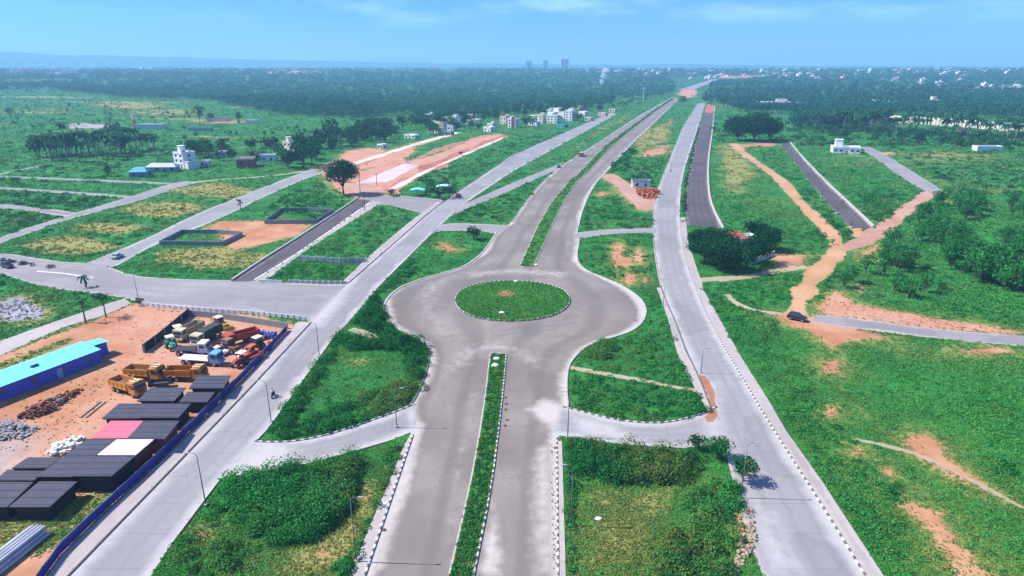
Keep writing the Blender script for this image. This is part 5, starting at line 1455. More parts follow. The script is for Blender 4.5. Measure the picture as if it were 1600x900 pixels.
VILLAGE = [(667, 187, 12, 9, 6.5, M_WHITEWALL, 2, 'white two storey house farthest left above the earthworks', (3, 3, 2.4)), (702, 198, 13, 10, 10.5, M_WHITEWALL, 3, 'white three storey block house above the cream gravel track', (3.5, 4, 2.2)),
    (738, 191, 17, 7, 3.2, M_CREAMWALL, 1, 'long low pale shed between two village houses', None), (676, 208, 12, 8, 4.2, M_CREAMWALL, 1, 'low cream house just above the cream gravel track', None),
    (761, 206, 8.5, 7, 4.4, M_WHITEWALL, 1, 'small white house at the end of the red earthworks', None), (786, 194, 9, 8, 8.5, M_PINKWALL, 2, 'pinkish village house beside the red and white one', (2, 3, 2.2)),
    (799, 200, 9, 8, 9.8, M_WHITEWALL, 3, 'white house with a maroon stair front in the village centre', (-2, 3, 2.4)), (820, 171, 9, 8, 7, M_WHITEWALL, 2, 'white house set back higher behind the village', None),
    (841, 192, 11, 9, 9, M_CREAMWALL, 3, 'cream stepped house right of the dark village trees', (2.5, 3.4, 2.4)), (862, 193, 12, 9, 9.5, M_WHITEWALL, 3, 'white wide stepped house near the upper service road', (-3, 3.4, 2.2)),
    (888, 189, 9, 9, 12.5, M_WHITEWALL, 4, 'tallest white village house beside the upper service road', (2, 3.2, 2.8)), (909, 172, 13, 9, 5, M_CREAMWALL, 2, 'brown roofed house behind the tallest white one', None),
    (918, 189, 8, 6, 3.8, M_PINKWALL, 1, 'small pinkish hut at the kerb of the upper service road', None), (700, 211, 6, 5, 3, M_CONC, 1, 'small grey hut below the three storey block house', None),
    (640, 216, 12, 6, 2.6, M_WHITEWALL, 1, 'low white shed left end of the village', None), (594, 232, 5, 5, 2.8, M_WHITEWALL, 1, 'tiny white hut at the top of the red earthworks', None),
    (876, 199, 10, 6, 2.6, M_TEAL, 1, 'low turquoise shed below the tallest white village house', None), (940, 181, 10, 6, 3.4, M_PINKWALL, 1, 'low pink shed along the upper service road', None), (956, 175, 9, 6, 3.4, M_CREAMWALL, 1, 'low cream shed at the far end of the upper service road', None)]
for x, y, w_, d_, h_, m_, s_, lb, tw in VILLAGE:
    o = building(lb, x, y, w_ * .92, d_, h_ * .80, random.uniform(-.85, -.45), m_, storeys=s_, tower=tw, group='village houses', tank=s_ > 1, pitched='brown roofed' in lb)
    if 'maroon' in lb:
        bm = BM(); bx(bm, (1.6, -.25, h_ / 2 + .4), (2.6, .5, h_ + .8)); part('stair_front', bm, M_MAROON, o)
for k, q in enumerate(scatter([(650, 196), (720, 188), (800, 182), (905, 172), (915, 180), (880, 196), (820, 200), (740, 204), (690, 212), (655, 210)], 20, True)):
    building('small white house among the dark village trees', q[0], q[1], random.uniform(6, 10), random.uniform(6, 8), random.choice((3.4, 3.8, 6.4)), random.uniform(-.9, -.4), random.choice((M_WHITEWALL, M_WHITEWALL, M_CREAMWALL)), storeys=1, group='small village houses', tank=False, tower=random.choice((None, (1, 2.4, 2.2))))
# right hand side
building('low white house with a tall tower beside the grey village lane', 1322, 240, 17, 10, 3.6, -.3, storeys=1, tower=(-4.5, 4.5, 4.8), tank=False)
building('long white building with a raised middle above the dark tree', 1218, 171, 58, 14, 9, -.25, M_CREAMWALL, 'building', 'long_building', 3, M_WHITEWALL, tower=(2, 14, 4), tank=False)
building('flat white shed lying in the far right field', 1546, 236, 17, 6, 2.4, -.05, M_WHITEWALL, 'shed', 'shed', 1, M_WHITEWALL, tank=False, win=False)
building('red roofed house hidden inside the dark tree clump', 1152, 390, 7, 6, 3.6, .3, M_WHITEWALL, storeys=1, roof=M_TERR, pitched=True, tank=False)
building('small white outhouse right of the red roofed house', 1172, 384, 3.4, 3, 2.6, .3, M_WHITEWALL, 'outhouse', 'outhouse', 1, tank=False, win=False)
building('white and blue cabin beside the red earth mound', 1002, 293, 8.5, 4, 2.6, 0, M_WHITEWALL, 'cabin', 'cabin', 1, M_SHEETGREY, tank=False)
building('white house standing above the palms at far right', 1395, 168, 14, 10, 8, 0, M_WHITEWALL, tank=False, name='house'); building('white temple like house with stepped top among far palms', 1461, 166, 16, 12, 8, 0, M_CREAMWALL, tower=(0, 6, 5), tank=False)
building('pale block house in the palms left of the cream wall', 1371, 167, 9, 8, 9, 0, M_CREAMWALL, tank=False)
def awning(label, px, py, w_, d_, h_, mat, rz=0):
    t = thing('awning', label, 'awning', at(px, py), rz)
    bm = BM(); prism(bm, [(-w_ / 2, h_), (w_ / 2, h_), (w_ / 2, h_ + .12), (0, h_ + .7), (-w_ / 2, h_ + .12)], 0, d_); part('roof_sheet', bm, mat, t)
    for x in (-w_ / 2 + .2, w_ / 2 - .2):
        for y in (.2, d_ - .2):
            bm = BM(); tube(bm, [(x, y, 0), (x, y, h_)], [.07, .07], 6); part('post', bm, M_STEEL, t)
awning('turquoise sheet awning left of the dark trees by the cross lane', 652, 307, 6.5, 5, 2.6, M_TURQ); awning('pale blue awning right of the dark trees by the cross lane', 693, 302, 7, 5, 2.8, P('pale_blue_sheet', (.42, .62, .70), .6, .1))

# the blue shed with turquoise roof
def blue_shed():
    A, B = at(20, 620), at(158, 566)
    ux = (B - A).normalized(); L = (B - A).length
    back = 13.0; rz = math.atan2(ux.y, ux.x)
    t = thing('blue_shed', 'long blue walled shed with a bright turquoise sheet roof', 'shed', A, rz)
    x0, x1, dp, h = -back, L, 5.4, 2.7
    bm = BM()
    for y in (0, dp): 
        n = int((x1 - x0) / .3)
        for k in range(n):
            xx = x0 + (k + .5) * (x1 - x0) / n
            bx(bm, (xx, y + (.03 if k % 2 else 0), h / 2), ((x1 - x0) / n, .08, h))
    for x in (x0, x1): bx(bm, (x, dp / 2, h / 2), (.08, dp, h))
    part('wall', bm, M_BLUEWALL, t)
    bm = BM(); bx(bm, (x1 + 1.6, dp * .72, h * .47), (3.2, dp * .5, h * .94)); part('porch', bm, M_BLUEWALL, t)
    bm = BM()
    n = 60
    for k in range(n):
        xa, xb = x0 - .3 + k * (x1 - x0 + .6) / n, x0 - .3 + (k + 1) * (x1 - x0 + .6) / n
        dz = .03 if k % 2 else 0
        vs = [bm.verts.new(q) for q in ((xa, -.45, h + .10 + dz), (xb, -.45, h + .10 + dz), (xb, dp + .3, h + .62 + dz), (xa, dp + .3, h + .62 + dz), (xa, -.45, h + .04), (xb, -.45, h + .04), (xb, dp + .3, h + .56), (xa, dp + .3, h + .56))]
        for f in ((0, 1, 2, 3), (7, 6, 5, 4), (0, 4, 5, 1), (2, 6, 7, 3), (0, 3, 7, 4), (1, 5, 6, 2)): bm.faces.new([vs[i] for i in f])
    part('roof', bm, M_TURQ, t)
    bm = BM(); prism(bm, [(x1 + .2, h + .30), (x1 + 3.6, h + .05), (x1 + 3.6, h - .01), (x1 + .2, h + .24)], dp * .42, dp + .2); part('porch_roof', bm, M_TURQ, t)
    for x in (L * .33, L * .37):
        bm = BM(); bx(bm, (x, dp * .45, h + .55), (.7, .5, .3), 0, .05); part('roof_vent', bm, M_BLACK, t)
    for k in range(6):
        x = x0 + 2 + k * (x1 - x0 - 4) / 5
        bm = BM(); bx(bm, (x, -.06, 1.5), (1.0, .06, .8)); part('window', bm, M_GLASS, t)
    bm = BM(); bx(bm, (L * .52, -.07, 1.0), (.95, .06, 2.0)); part('door', bm, M_SKYBLUE, t)
blue_shed()

# black flat roofed cabins in the yard
CAB = [([(310, 587), (360, 587), (347, 606), (297, 606)], 2.3, 'rearmost black cabin, behind the bright orange truck'),
    ([(235, 606), (290, 606), (270, 626), (217, 626)], 2.3, 'black cabin in front of the small covered trailer'),
    ([(293, 613), (335, 613), (322, 628), (281, 628)], 2.1, 'low black cabin just in front of the rearmost one'),
    ([(187, 631), (238, 631), (217, 653), (160, 653)], 2.4, 'black cabin behind the bright pink roof'),
    ([(241, 631), (297, 631), (277, 652), (221, 652)], 2.4, 'black cabin right of the one behind the pink roof'),
    ([(173, 658), (224, 658), (197, 684), (146, 684)], 2.6, 'cabin with a bright pink sheet roof'),
    ([(226, 658), (277, 658), (258, 685), (199, 685)], 2.6, 'black cabin right of the bright pink roof'),
    ([(137, 686), (180, 686), (150, 711), (103, 711)], 2.6, 'black cabin left of the pale pink roof'),
    ([(183, 687), (238, 687), (211, 710), (154, 710)], 2.8, 'cabin with a pale pink sheet roof and maroon walls'),
    ([(101, 713), (150, 713), (113, 744), (58, 744)], 2.6, 'black cabin below left of the pale pink roof'),
    ([(156, 712), (209, 712), (174, 743), (115, 743)], 2.8, 'black cabin in front of the pale pink roof'),
    ([(44, 715), (94, 715), (72, 731), (20, 731)], 2.2, 'black cabin beside the heap of white sacks'),
    ([(14, 734), (68, 734), (54, 750), (-8, 750)], 1.8, 'low black cabin behind the front row'),
    ([(-6, 754), (48, 754), (12, 791), (-52, 791)], 2.3, 'black cabin at the left of the front row'),
    ([(58, 753), (122, 753), (73, 791), (20, 791)], 2.3, 'black cabin at the right of the front row')]
for poly, h, lb in CAB:
    Q = G(poly, h)
    # even the plan out to a parallelogram
    c = Q.mean(0); u = ((Q[1] - Q[0]) + (Q[2] - Q[3])) / 4; v = ((Q[3] - Q[0]) + (Q[2] - Q[1])) / 4
    pl = 'pale pink' in lb and 'cabin with' in lb; bp = 'bright pink sheet' in lb
    t = thing('site_cabin', 'flat roofed ' + lb if 'black' in lb.split(',')[0].split(' ')[:3] or lb.startswith(('black', 'rearmost', 'low')) else lb, 'cabin', (c[0], c[1], 0), 0, 'site cabins in the yard')
    def slab(k, z0, z1):
        bm = BM(); r = []
        for z in (z0, z1): r.append([bm.verts.new((s * u[0] * k + q * v[0] * k, s * u[1] * k + q * v[1] * k, z)) for s, q in ((-1, -1), (1, -1), (1, 1), (-1, 1))])
        bm.faces.new(r[0]); bm.faces.new(r[1])
        for i in range(4): bm.faces.new((r[0][i], r[0][(i + 1) % 4], r[1][(i + 1) % 4], r[1][i]))
        return bm
    part('wall', slab(.90, 0, h - .28), M_MAROON if (pl or bp or 'right of the bright pink' in lb) else M_BLACKWALL, t)
    part('roof', slab(1.05, h - .14, h), M_PALEPINK if pl else (M_PINKROOF if bp else M_BLACK), t)
    part('fascia', slab(1.01, h - .28, h - .142), M_BLACKWALL, t)
    bm = BM()
    for q in (-.9, -.3, .3, .9):
        a = Vector((u[0] * -.99 + v[0] * q, u[1] * -.99 + v[1] * q, h + .02)); b_ = Vector((u[0] * .99 + v[0] * q, u[1] * .99 + v[1] * q, h + .02))
        tube(bm, [a, b_], [.03, .03], 4)
    part('roof_batten', bm, M_PALEPINK if pl else (M_PINKROOF if bp else M_BLACKWALL), t)

# pipes, planks, sacks, rubble
pa, pb = at(60, 835), at(0, 882)
dirp = (pb - pa).normalized(); nrm = Vector((-dirp.y, dirp.x, 0))
p0 = None
ROWS = [(k - 3, 0) for k in range(7)] + [(k - 2.5, 1) for k in range(6)] + [(k - 2, 2) for k in range(4)]
for k, (o_, row) in enumerate(ROWS):
    c = pa + dirp * (5.5 + random.uniform(-.35, .35)) + nrm * (-o_ * .50) + Vector((0, 0, .25 + row * .43))
    if p0 is None:
        bm = BM(); v0, v1 = -dirp * 5.5, dirp * 5.5
        tube(bm, [v0, v1], [.245, .245], 16, False); tube(bm, [v0, v1], [.20, .20], 16, False)
        bm.verts.ensure_lookup_table()
        for i in range(16):
            for e in (0, 16): bm.faces.new((bm.verts[e + i], bm.verts[e + (i + 1) % 16], bm.verts[32 + e + (i + 1) % 16], bm.verts[32 + e + i]))
        p0 = part('steel_pipe', bm, P('pale_steel_pipe', (.46, .46, .47), .5, .2, .5, .2, dirt=.3, dirtcol=(.25, .2, .17))); o = p0
    else:
        o = p0.copy(); COL.objects.link(o)
    o.location = c; tag(o, 'pale grey pipe in the stack lying beside the blue fence', 'pipe', 'pipes stacked by the blue fence')
for k, (a, b_, lb) in enumerate((((125, 653), (157, 628), 'left'), ((134, 653), (165, 628), 'right'))):
    A, B = at(*a), at(*b_); bm = BM(); L = (B - A).length; bx(bm, (0, 0, .09), (L, .35, .18), 0, .02)
    o = part('timber_beam', bm, P('grey_timber', (.30, .22, .16), .85, .25), None, (A + B) / 2, math.atan2(B.y - A.y, B.x - A.x)); tag(o, f'grey timber beam on the yard earth, {lb} one of the pair', 'beam', 'timber beams in the yard')
s0 = None
for k in range(60):
    q = scatter([(70, 714), (100, 690), (135, 684), (122, 700), (98, 712)], 1, True)[0]
    W = at(*q)
    if s0 is None:
        bm = BM(); bx(bm, (0, 0, .16), (.85, .5, .32), 0, .13)
        s0 = part('white_sack', bm, P('white_sackcloth', (.66, .68, .66), .85, .14), smooth_=True); o = s0
    else: o = s0.copy(); COL.objects.link(o)
    o.location = W + Vector((0, 0, random.choice((0, 0, .26, .5)))); o.rotation_euler = (random.uniform(-.15, .15), random.uniform(-.15, .15), random.uniform(0, PI)); o.scale = (random.uniform(.8, 1.15),) * 3
    tag(o, 'white sack in the loose heap beside the black cabins', 'sack', 'white sacks heaped by the cabins')

def rubble(label, poly, n, size, mat, hmax=.5):
    V, F = [], []
    pts = scatter(poly, n, True); W = G(pts)
    cw = W.mean(0); mr_ = np.hypot(*(W[:, :2] - cw[:2]).T).max()
    for w_ in W:
        s = random.uniform(*size); bm = BM()
        bmesh.ops.create_icosphere(bm, subdivisions=1, radius=s)
        z = w_[2] + hmax * max(0, 1 - (math.hypot(w_[0] - cw[0], w_[1] - cw[1]) / mr_) ** 2) * random.random()
        i0 = len(V)
        for v in bm.verts: V.append((w_[0] + v.co.x * random.uniform(.7, 1.2), w_[1] + v.co.y * random.uniform(.7, 1.2), z + v.co.z * random.uniform(.4, .8)))
        for f in bm.faces: F.append([i0 + v.index for v in f.verts])
        bm.free()
    me = np_mesh('rubble', np.array(V), np.array(F)); tag(link_mesh('rubble', me, mat), label, 'rubble', kind='stuff')
M_BROWNS = P('dark_brown_clods', (.17, .062, .038), .95, .3, 1); M_GREYS = P('grey_stones', (.30, .28, .27), .9, .25, 1); M_PALES = P('pale_stones', (.34, .32, .31), .9, .2, 1); M_ORS = P('orange_clods', (.36, .11, .045), .95, .25, 1)
rubble('dark brown heap of earth clods along the blue shed yard', [(25, 655), (45, 640), (75, 630), (128, 605), (130, 610), (80, 645), (50, 655)], 420, (.12, .34), M_BROWNS, 1.1)
rubble('small dark scraps and clods strewn over the yard earth', [(0, 700), (180, 500), (225, 480), (300, 520), (250, 580), (160, 640), (60, 720)], 260, (.06, .2), M_BROWNS, .05)
rubble('grey stones on top of the brown earth heap', [(70, 640), (84, 622), (105, 620), (95, 636)], 70, (.15, .4), M_GREYS, .9)
rubble('pale rubble and scrap at the left of the yard', [(-20, 665), (20, 658), (62, 672), (40, 685), (0, 690)], 220, (.12, .4), M_PALES, 1.0)
rubble('broken pale stones beside the lower right plot', [(1150, 770), (1178, 800), (1182, 850), (1150, 900), (1142, 900), (1155, 850), (1170, 815)], 170, (.1, .35), P('tan_stones', (.34, .26, .17), .9, .2, 1), .3)
rubble('red earth clods banked above the pale right road', [(1280, 480), (1310, 470), (1400, 490), (1500, 506), (1590, 520), (1450, 513), (1290, 492)], 130, (.10, .26), P('pink_clods', (.40, .20, .145), .95, .25, 1), .9)
rubble('bright red earth mound beside the white and blue cabin', [(990, 298), (1020, 294), (1030, 302), (1024, 312), (1000, 310)], 200, (.4, .9), M_ORS, 2.2)
rubble('grey gravel heaps on the grass triangle', [(-20, 480), (30, 468), (70, 482), (60, 498), (0, 500)], 200, (.12, .34), P('lilac_gravel', (.26, .25, .28), .95, .2, 1), .5)
rubble('loose stones dropped along the right of the lower highway', [(860, 690), (871, 690), (874, 890), (864, 890)], 110, (.06, .17), M_BROWNS, .05)
for k, (x, y, s, lb) in enumerate(((776, 561, .62, 'nose of the lower median, upper one'), (774, 571, .6, 'nose of the lower median, lower one'), (784, 489, .6, 'front edge of the roundabout island'), (806, 440, .5, 'back edge of the roundabout island'), (838, 414, .5, 'near end of the upper median'), (457, 788, .4, 'bushes'), (602, 787, .45, 'edge of the plot at lower left'), (935, 811, .4, 'grass of the plot at lower right'))):
    if lb == 'bushes': continue
    bm = BM(); bmesh.ops.create_icosphere(bm, subdivisions=2, radius=s)
    for v in bm.verts: v.co = Vector((v.co.x * random.uniform(1.1, 1.35), v.co.y * random.uniform(.8, 1), max(-.1, v.co.z * random.uniform(.6, .8))))
    o = part('white_stone', bm, M_WHITEWALL, None, at(x, y, .22 if k < 5 else .02)); tag(o, 'whitewashed stone at the ' + lb, 'stone', 'whitewashed stones')
stn = None
for x, y in ((790, 621), (791, 631), (790, 640), (792, 656), (789, 665), (868, 700), (600, 828)):
    if stn is None:
        bm = BM(); bmesh.ops.create_icosphere(bm, subdivisions=1, radius=.3, matrix=Matrix.Diagonal((1.2, 1, .6, 1))); stn = part('loose_stone', bm, M_BROWNS); o = stn
    else: o = stn.copy(); COL.objects.link(o)
    o.location = at(x, y, .05); o.rotation_euler = (0, 0, random.uniform(0, 6)); tag(o, 'small dark loose stone on the highway asphalt', 'stone', 'loose stones on the highway')

# ------------------------------------------------------------------ trees
def base_tree(t): t.location = (0, -400, -200); return t
def place(proto, x, y, label=None, group=None, s=1.0, h=0.0):
    w_ = at(x, y, h); s_ = s * random.uniform(.9, 1.1)
    if not proto.get('used'):
        proto['used'] = 1; o = proto
        o.location = w_; o.rotation_euler = (0, 0, random.uniform(0, 6.28)); o.scale = (s_, s_, s_ * random.uniform(.92, 1.1))
        if label: o['label'] = label
        if group: o['group'] = group
        return o
    return dup(proto, w_, random.uniform(0, 6.28), label, group, (s_, s_, s_ * random.uniform(.92, 1.1)))

# near single trees
t = make_tree('shade_tree', 16, 7.6, .75, M_DARKLEAF, 3, 'big dark spreading tree beside the earthwork turning area', nclump=40, trunk_h=.28, tone=.5); t.location = at(537, 304)
t = make_tree('small_tree', 3.8, 2.0, .30, M_WEED, 5, 'bright green small tree at the corner of right slip road', nclump=26, trunk_h=.12, tone=.5); t.location = at(1122, 716)
t = make_tree('small_tree', 4.4, 2.0, .32, M_LEAF, 6, 'darker small tree shading the right service road', nclump=24, trunk_h=.22, tone=.34, cover=.8); t.location = at(1160, 752)
t = make_tree('small_tree', 2.6, 1.5, .32, M_LEAF, 61, 'low dark bushy tree left of the bright green corner tree', nclump=18, trunk_h=.1, tone=.2); t.location = at(1088, 702)
t = make_tree('round_shrub', 2.4, 1.2, .26, M_LEAF, 7, 'round clipped looking shrub on the lower right plot', 'shrub', nclump=12, trunk_h=.02, tone=.45); t.location = at(1099, 778)
t = make_tree('small_tree', 5.2, 3.0, .60, M_DARKLEAF, 8, 'dark round tree at the thin slip road left of roundabout', nclump=13, trunk_h=.12, tone=.45); t.location = at(741, 375)
t = make_tree('round_shrub', 3.2, 2.0, .4, M_DARKLEAF, 9, 'dark shrub at the lower tip of the weed wedge', 'shrub', nclump=11, trunk_h=.05, tone=.55); t.location = at(587, 520)
t = make_tree('round_shrub', 3.0, 1.9, .4, M_DARKLEAF, 10, 'dark shrub at the right top of the left island', 'shrub', nclump=11, trunk_h=.05, tone=.5); t.location = at(634, 543)
t = make_tree('slim_tree', 5.6, 1.3, .6, M_DARKLEAF, 11, 'slim dark conical tree on the edge of the concrete lane', nclump=10, trunk_h=.05, tone=.4); t.location = at(376, 327)
t = make_tree('bare_tree', 7.6, 1.1, .38, M_DARKLEAF, 12, 'tall thin nearly bare tree beside the tan yard lane', nclump=9, trunk_h=.45, tone=.3, cover=.5); t.location = at(134, 504)
t = make_tree('thin_tree', 6.6, 2.2, .38, M_LEAF, 13, 'brownish thin tree with clear trunk right of the bare one', nclump=11, trunk_h=.5, tone=.15, cover=.6); t.location = at(166, 496)
t = make_tree('round_shrub', 2.4, 1.3, .36, M_DARKLEAF, 14, 'dark shrub at the end of the white yard railing', 'shrub', nclump=9, trunk_h=.05, tone=.4); t.location = at(219, 477)
t = make_tree('small_tree', 4.2, 2.0, .7, M_DARKLEAF, 15, 'small dark tree left of the turquoise awning', nclump=9, trunk_h=.15, tone=.5); t.location = at(612, 307)
for x, y, lb in ((673, 308, 'left'), (687, 311, 'middle'), (702, 309, 'right')):
    t = make_tree('small_tree', 6, 3.2, .72, M_DARKLEAF, x, f'dark bushy tree between the two awnings, {lb} of three', nclump=11, trunk_h=.15, tone=.35); t.location = at(x, y)
t = make_tree('round_shrub', 3, 1.6, .7, M_DARKLEAF, 17, 'dark shrub alone on the earthwork edge', 'shrub', nclump=8, trunk_h=.05); t.location = at(720, 243)
pp = make_palm('young_palm', 3.2, 4, 'young palm on the verge of the left side road', None, 10, 2.0, .4); pp.location = at(135, 449)

# clump round the red roofed house
for k, (x, y, h, r, lb) in enumerate(((1088, 392, 7, 3.0, 'palm like pale tree at the left tip of the dark clump'), (1100, 412, 8, 4.4, 'dark tree at the front left of the clump'), (1124, 422, 8.5, 4.8, 'dark tree at the front centre of the clump, nearest the footpath'),
        (1152, 424, 7.5, 4.4, 'dark tree at the front right of the clump'), (1178, 412, 8, 4.4, 'dark tree left of the white wall at the clump'), (1196, 392, 7.5, 4.2, 'dark tree at the far right of the clump'),
        (1180, 377, 7, 3.8, 'dark tree behind the red roof on the right'), (1128, 394, 7, 4.2, 'dark tree just left of the red roof'), (1106, 384, 6, 3.6, 'dark tree at the back left of the clump'), (1140, 405, 7, 3.6, 'dark tree in front of the red roof'))):
    t = make_tree('dark_tree', h * 1.05, r * 1.18, .55, M_PALM if k == 0 else M_DARKLEAF, 40 + k, lb, nclump=30, trunk_h=.2, tone=.42 + .03 * (k % 3), group='trees round the red roofed house'); t.location = at(x, y)
for k, (x, y, h, r, lb) in enumerate(((1152, 220, 17, 9.5, 'broad dark tree at the left of the far dark clump'), (1178, 221, 19, 11, 'broad dark tree in the middle of the far dark clump'), (1202, 219, 15, 8, 'broad dark tree at the right of the far dark clump'))):
    t = make_tree('broad_tree', h * 1.2, r * 1.3, 1.35, M_DARKLEAF, 60 + k, lb, nclump=40, trunk_h=.14, tone=.45, group='far dark clump beside the dirt track'); t.location = at(x, y)

# young woodland right of the dirt track
Y = [base_tree(make_tree('woodland_tree', h, r, .56, m, 70 + k, 'x', nclump=n, trunk_h=th, tone=tn + .12, cover=.88)) for k, (h, r, n, th, m, tn) in enumerate(((6.2, 2.3, 17, .12, M_LEAF, .62), (5.4, 2.1, 15, .10, M_WEED, .58), (7.2, 2.1, 18, .14, M_LEAF, .55), (4.4, 2.0, 13, .08, M_WEED, .5), (6.6, 2.8, 19, .12, M_LEAF, .48)))]
WOOD = [(1480, 310), (1600, 318), (1680, 340), (1680, 470), (1560, 455), (1500, 430), (1420, 430), (1370, 415), (1378, 385), (1430, 345)]
for k, q in enumerate([q for q in sorted(scatter(WOOD, 420, True).tolist(), key=lambda q: q[1]) if float(vnoise(q[0], q[1] * 2.2, 46, 11)) > .36][:250]):
    place(Y[k % 5], q[0], q[1], 'leafy young tree growing loosely in the woodland right of the pink track', 'young woodland trees', random.uniform(.8, 1.25))
for k, (x, y, s, lb) in enumerate(((1332, 442, 1.15, 'tree on the bank above the forked dirt track'), (1352, 428, 1.0, 'slim tree just right of the bank tree'), (1318, 450, .8, 'low tree at the left tip of the woodland bank'), (1396, 455, 1.25, 'large leafy tree at the woodland front'), (1420, 465, 1.3, 'largest dark tree at the front of the woodland'), (1444, 458, 1.0, 'tree right of the largest woodland front tree'), (1380, 432, 1.1, 'tree behind the woodland front above pink earth'), (1390, 380, .6, 'small dark tree standing on the pink track'), (1420, 352, 1.0, 'thin dark tree at the edge of the pink track'), (1468, 452, .8, 'small tree at right end of the woodland front'), (1300, 382, .35, 'tiny dark bush at the fork of the dirt tracks'), (1404, 425, 1.1, 'leafy tree in the second row of the woodland'))):
    place(Y[(k * 2) % 5], x, y, lb, 'woodland front trees', s)

# palms, mid left row and far right row
PM = [base_tree(make_palm('coconut_palm', h, 80 + k, 'x', None, 15, f, .95)) for k, (h, f) in enumerate(((10.5, 3.8), (9, 3.6), (12, 4.0), (8, 3.4)))]
for k, q in enumerate(scatter([(55, 243), (110, 236), (160, 234), (248, 232), (244, 242), (170, 250), (100, 254), (60, 252)], 62, True)):
    place(PM[k % 4], q[0], q[1], 'palm in the dense palm row across the left fields', 'palm row in the left fields', 1.2)
for k, q in enumerate(scatter([(1258, 195), (1380, 200), (1500, 206), (1640, 220), (1640, 226), (1500, 216), (1380, 208), (1258, 203)], 95, True)):
    place(PM[k % 4], q[0], q[1], 'palm in the long row before the cream boundary wall', 'palm row before the cream wall', 1.4)
for k, q in enumerate(scatter([(940, 172), (985, 158), (1040, 152), (1046, 150), (1000, 166), (950, 178)], 26, True)):
    place(PM[k % 4], q[0], q[1], 'palm beside the left edge of the far highway', 'palms beside the far highway', .95)
place(PM[2], 103, 232, 'tallest palm rising above the palm row', None, 1.35)

MT = [base_tree(make_tree('field_tree', h, r, 1.25, m, 90 + k, 'x', nclump=n, trunk_h=.18, tone=tn)) for k, (h, r, n, m, tn) in enumerate(((9, 4.5, 13, M_DARKLEAF, .5), (11, 5.0, 14, M_LEAF, .22), (7.5, 4.4, 12, M_DARKLEAF, .65), (12, 4.2, 14, M_DARKLEAF, .4)))]
for k, (x, y, s, lb) in enumerate(((394, 237, .9, 'round dark tree standing alone behind the red house'), (300, 247, .9, 'dark tree right of the tall white house'), (322, 243, 1, 'dark tree behind the small white hut'), (343, 252, .6, 'low dark tree by the pale hut'), (424, 240, 1.2, 'dark tree left of the cream towered house'), (436, 246, .7, 'low dark tree in front of the cream towered house'), (468, 232, 1.0, 'dark tree behind the cream towered house'), (474, 262, 1.25, 'dark broad tree in front of the cream towered house'), (452, 264, 1.0, 'dark bushy tree below the cream towered house'), (488, 258, 1.1, 'dark tree at the right end of the house clump'), (500, 232, 1.3, 'dark spreading tree above the concrete lane end'), (521, 228, 1.2, 'dark tree left of the red earthworks'), (178, 213, 1.1, 'dark tree above the palm row'), (312, 190, 1.3, 'dark tree clump on the brown sheds'), (330, 187, .8, 'pointed dark tree beside the brown sheds'), (374, 192, .7, 'small dark tree left of the pale field shed'), (58, 246, .9, 'dark tree at the left end of the palm row'), (16, 183, .7, 'small dark tree at the far left field'), (398, 258, .8, 'dark tree right of the red house'), (170, 276, .5, 'dark bush left of the teal shed'))):
    place(MT[k % 4], x, y, lb, 'trees about the left farmhouses', s * 1.3)
for k, q in enumerate(scatter([(300, 240), (360, 232), (365, 248), (305, 254)], 12, True).tolist() + scatter([(425, 228), (500, 222), (525, 232), (500, 258), (440, 268), (470, 245)], 26, True).tolist()):
    place(MT[k % 4], q[0], q[1], 'dark tree in the close growth around the left farmhouses', 'close growth round the left farmhouses', .85)
for k, q in enumerate(scatter([(495, 225), (560, 205), (640, 192), (660, 198), (640, 212), (600, 226), (540, 232)], 42, True)):
    place(MT[k % 4], q[0], q[1], 'dark tree in the thick belt left of the village', 'tree belt left of the village', 1.15)
for k, q in enumerate(scatter([(645, 190), (760, 180), (900, 160), (960, 158), (950, 170), (930, 180), (900, 185), (870, 180), (800, 186), (740, 196), (690, 212), (650, 212)], 95, True)):
    place(MT[k % 4], q[0], q[1], 'dark tree standing among the white village houses', 'village trees', 1.0)
for k, (x, y, s, lb) in enumerate(((822, 198, 1.15, 'large dark tree in front of the village centre'), (832, 200, 1.0, 'dark tree right of the village centre tree'), (903, 190, 1.2, 'large dark tree right of the tallest village house'), (735, 203, .8, 'low dark tree before the long pale village shed'), (748, 204, .8, 'dark tree beside the small white village house'), (1066, 166, 1.5, 'dark trees at the foot of the far red bank'), (978, 262, .5, 'dark bush on the strip right of upper highway'), (1335, 205, .9, 'round dark tree above the low white house'), (1300, 213, .9, 'dark tree left of the grey village lane'), (1365, 222, .7, 'small dark tree at the upper end of the grey lane'), (1440, 222, 1.0, 'dark tree in the far right scrub'))):
    place(MT[k % 4], x, y, lb, 'trees about the far roads', s)
for k, q in enumerate(scatter([(1215, 186), (1300, 200), (1420, 212), (1640, 232), (1640, 240), (1400, 222), (1300, 215), (1215, 196)], 50, True)):
    place(MT[k % 4], q[0], q[1], 'dark bushy tree in the scrub below the right palm row', 'scrub trees below the right palms', .6)
for k, q in enumerate(scatter([(-40, 150), (200, 160), (420, 190), (560, 200), (480, 222), (300, 225), (0, 210), (-40, 200)], 60, True)):
    place(MT[k % 4], q[0], q[1], 'small dark tree scattered over the upper left fields', 'scattered field trees', .42)

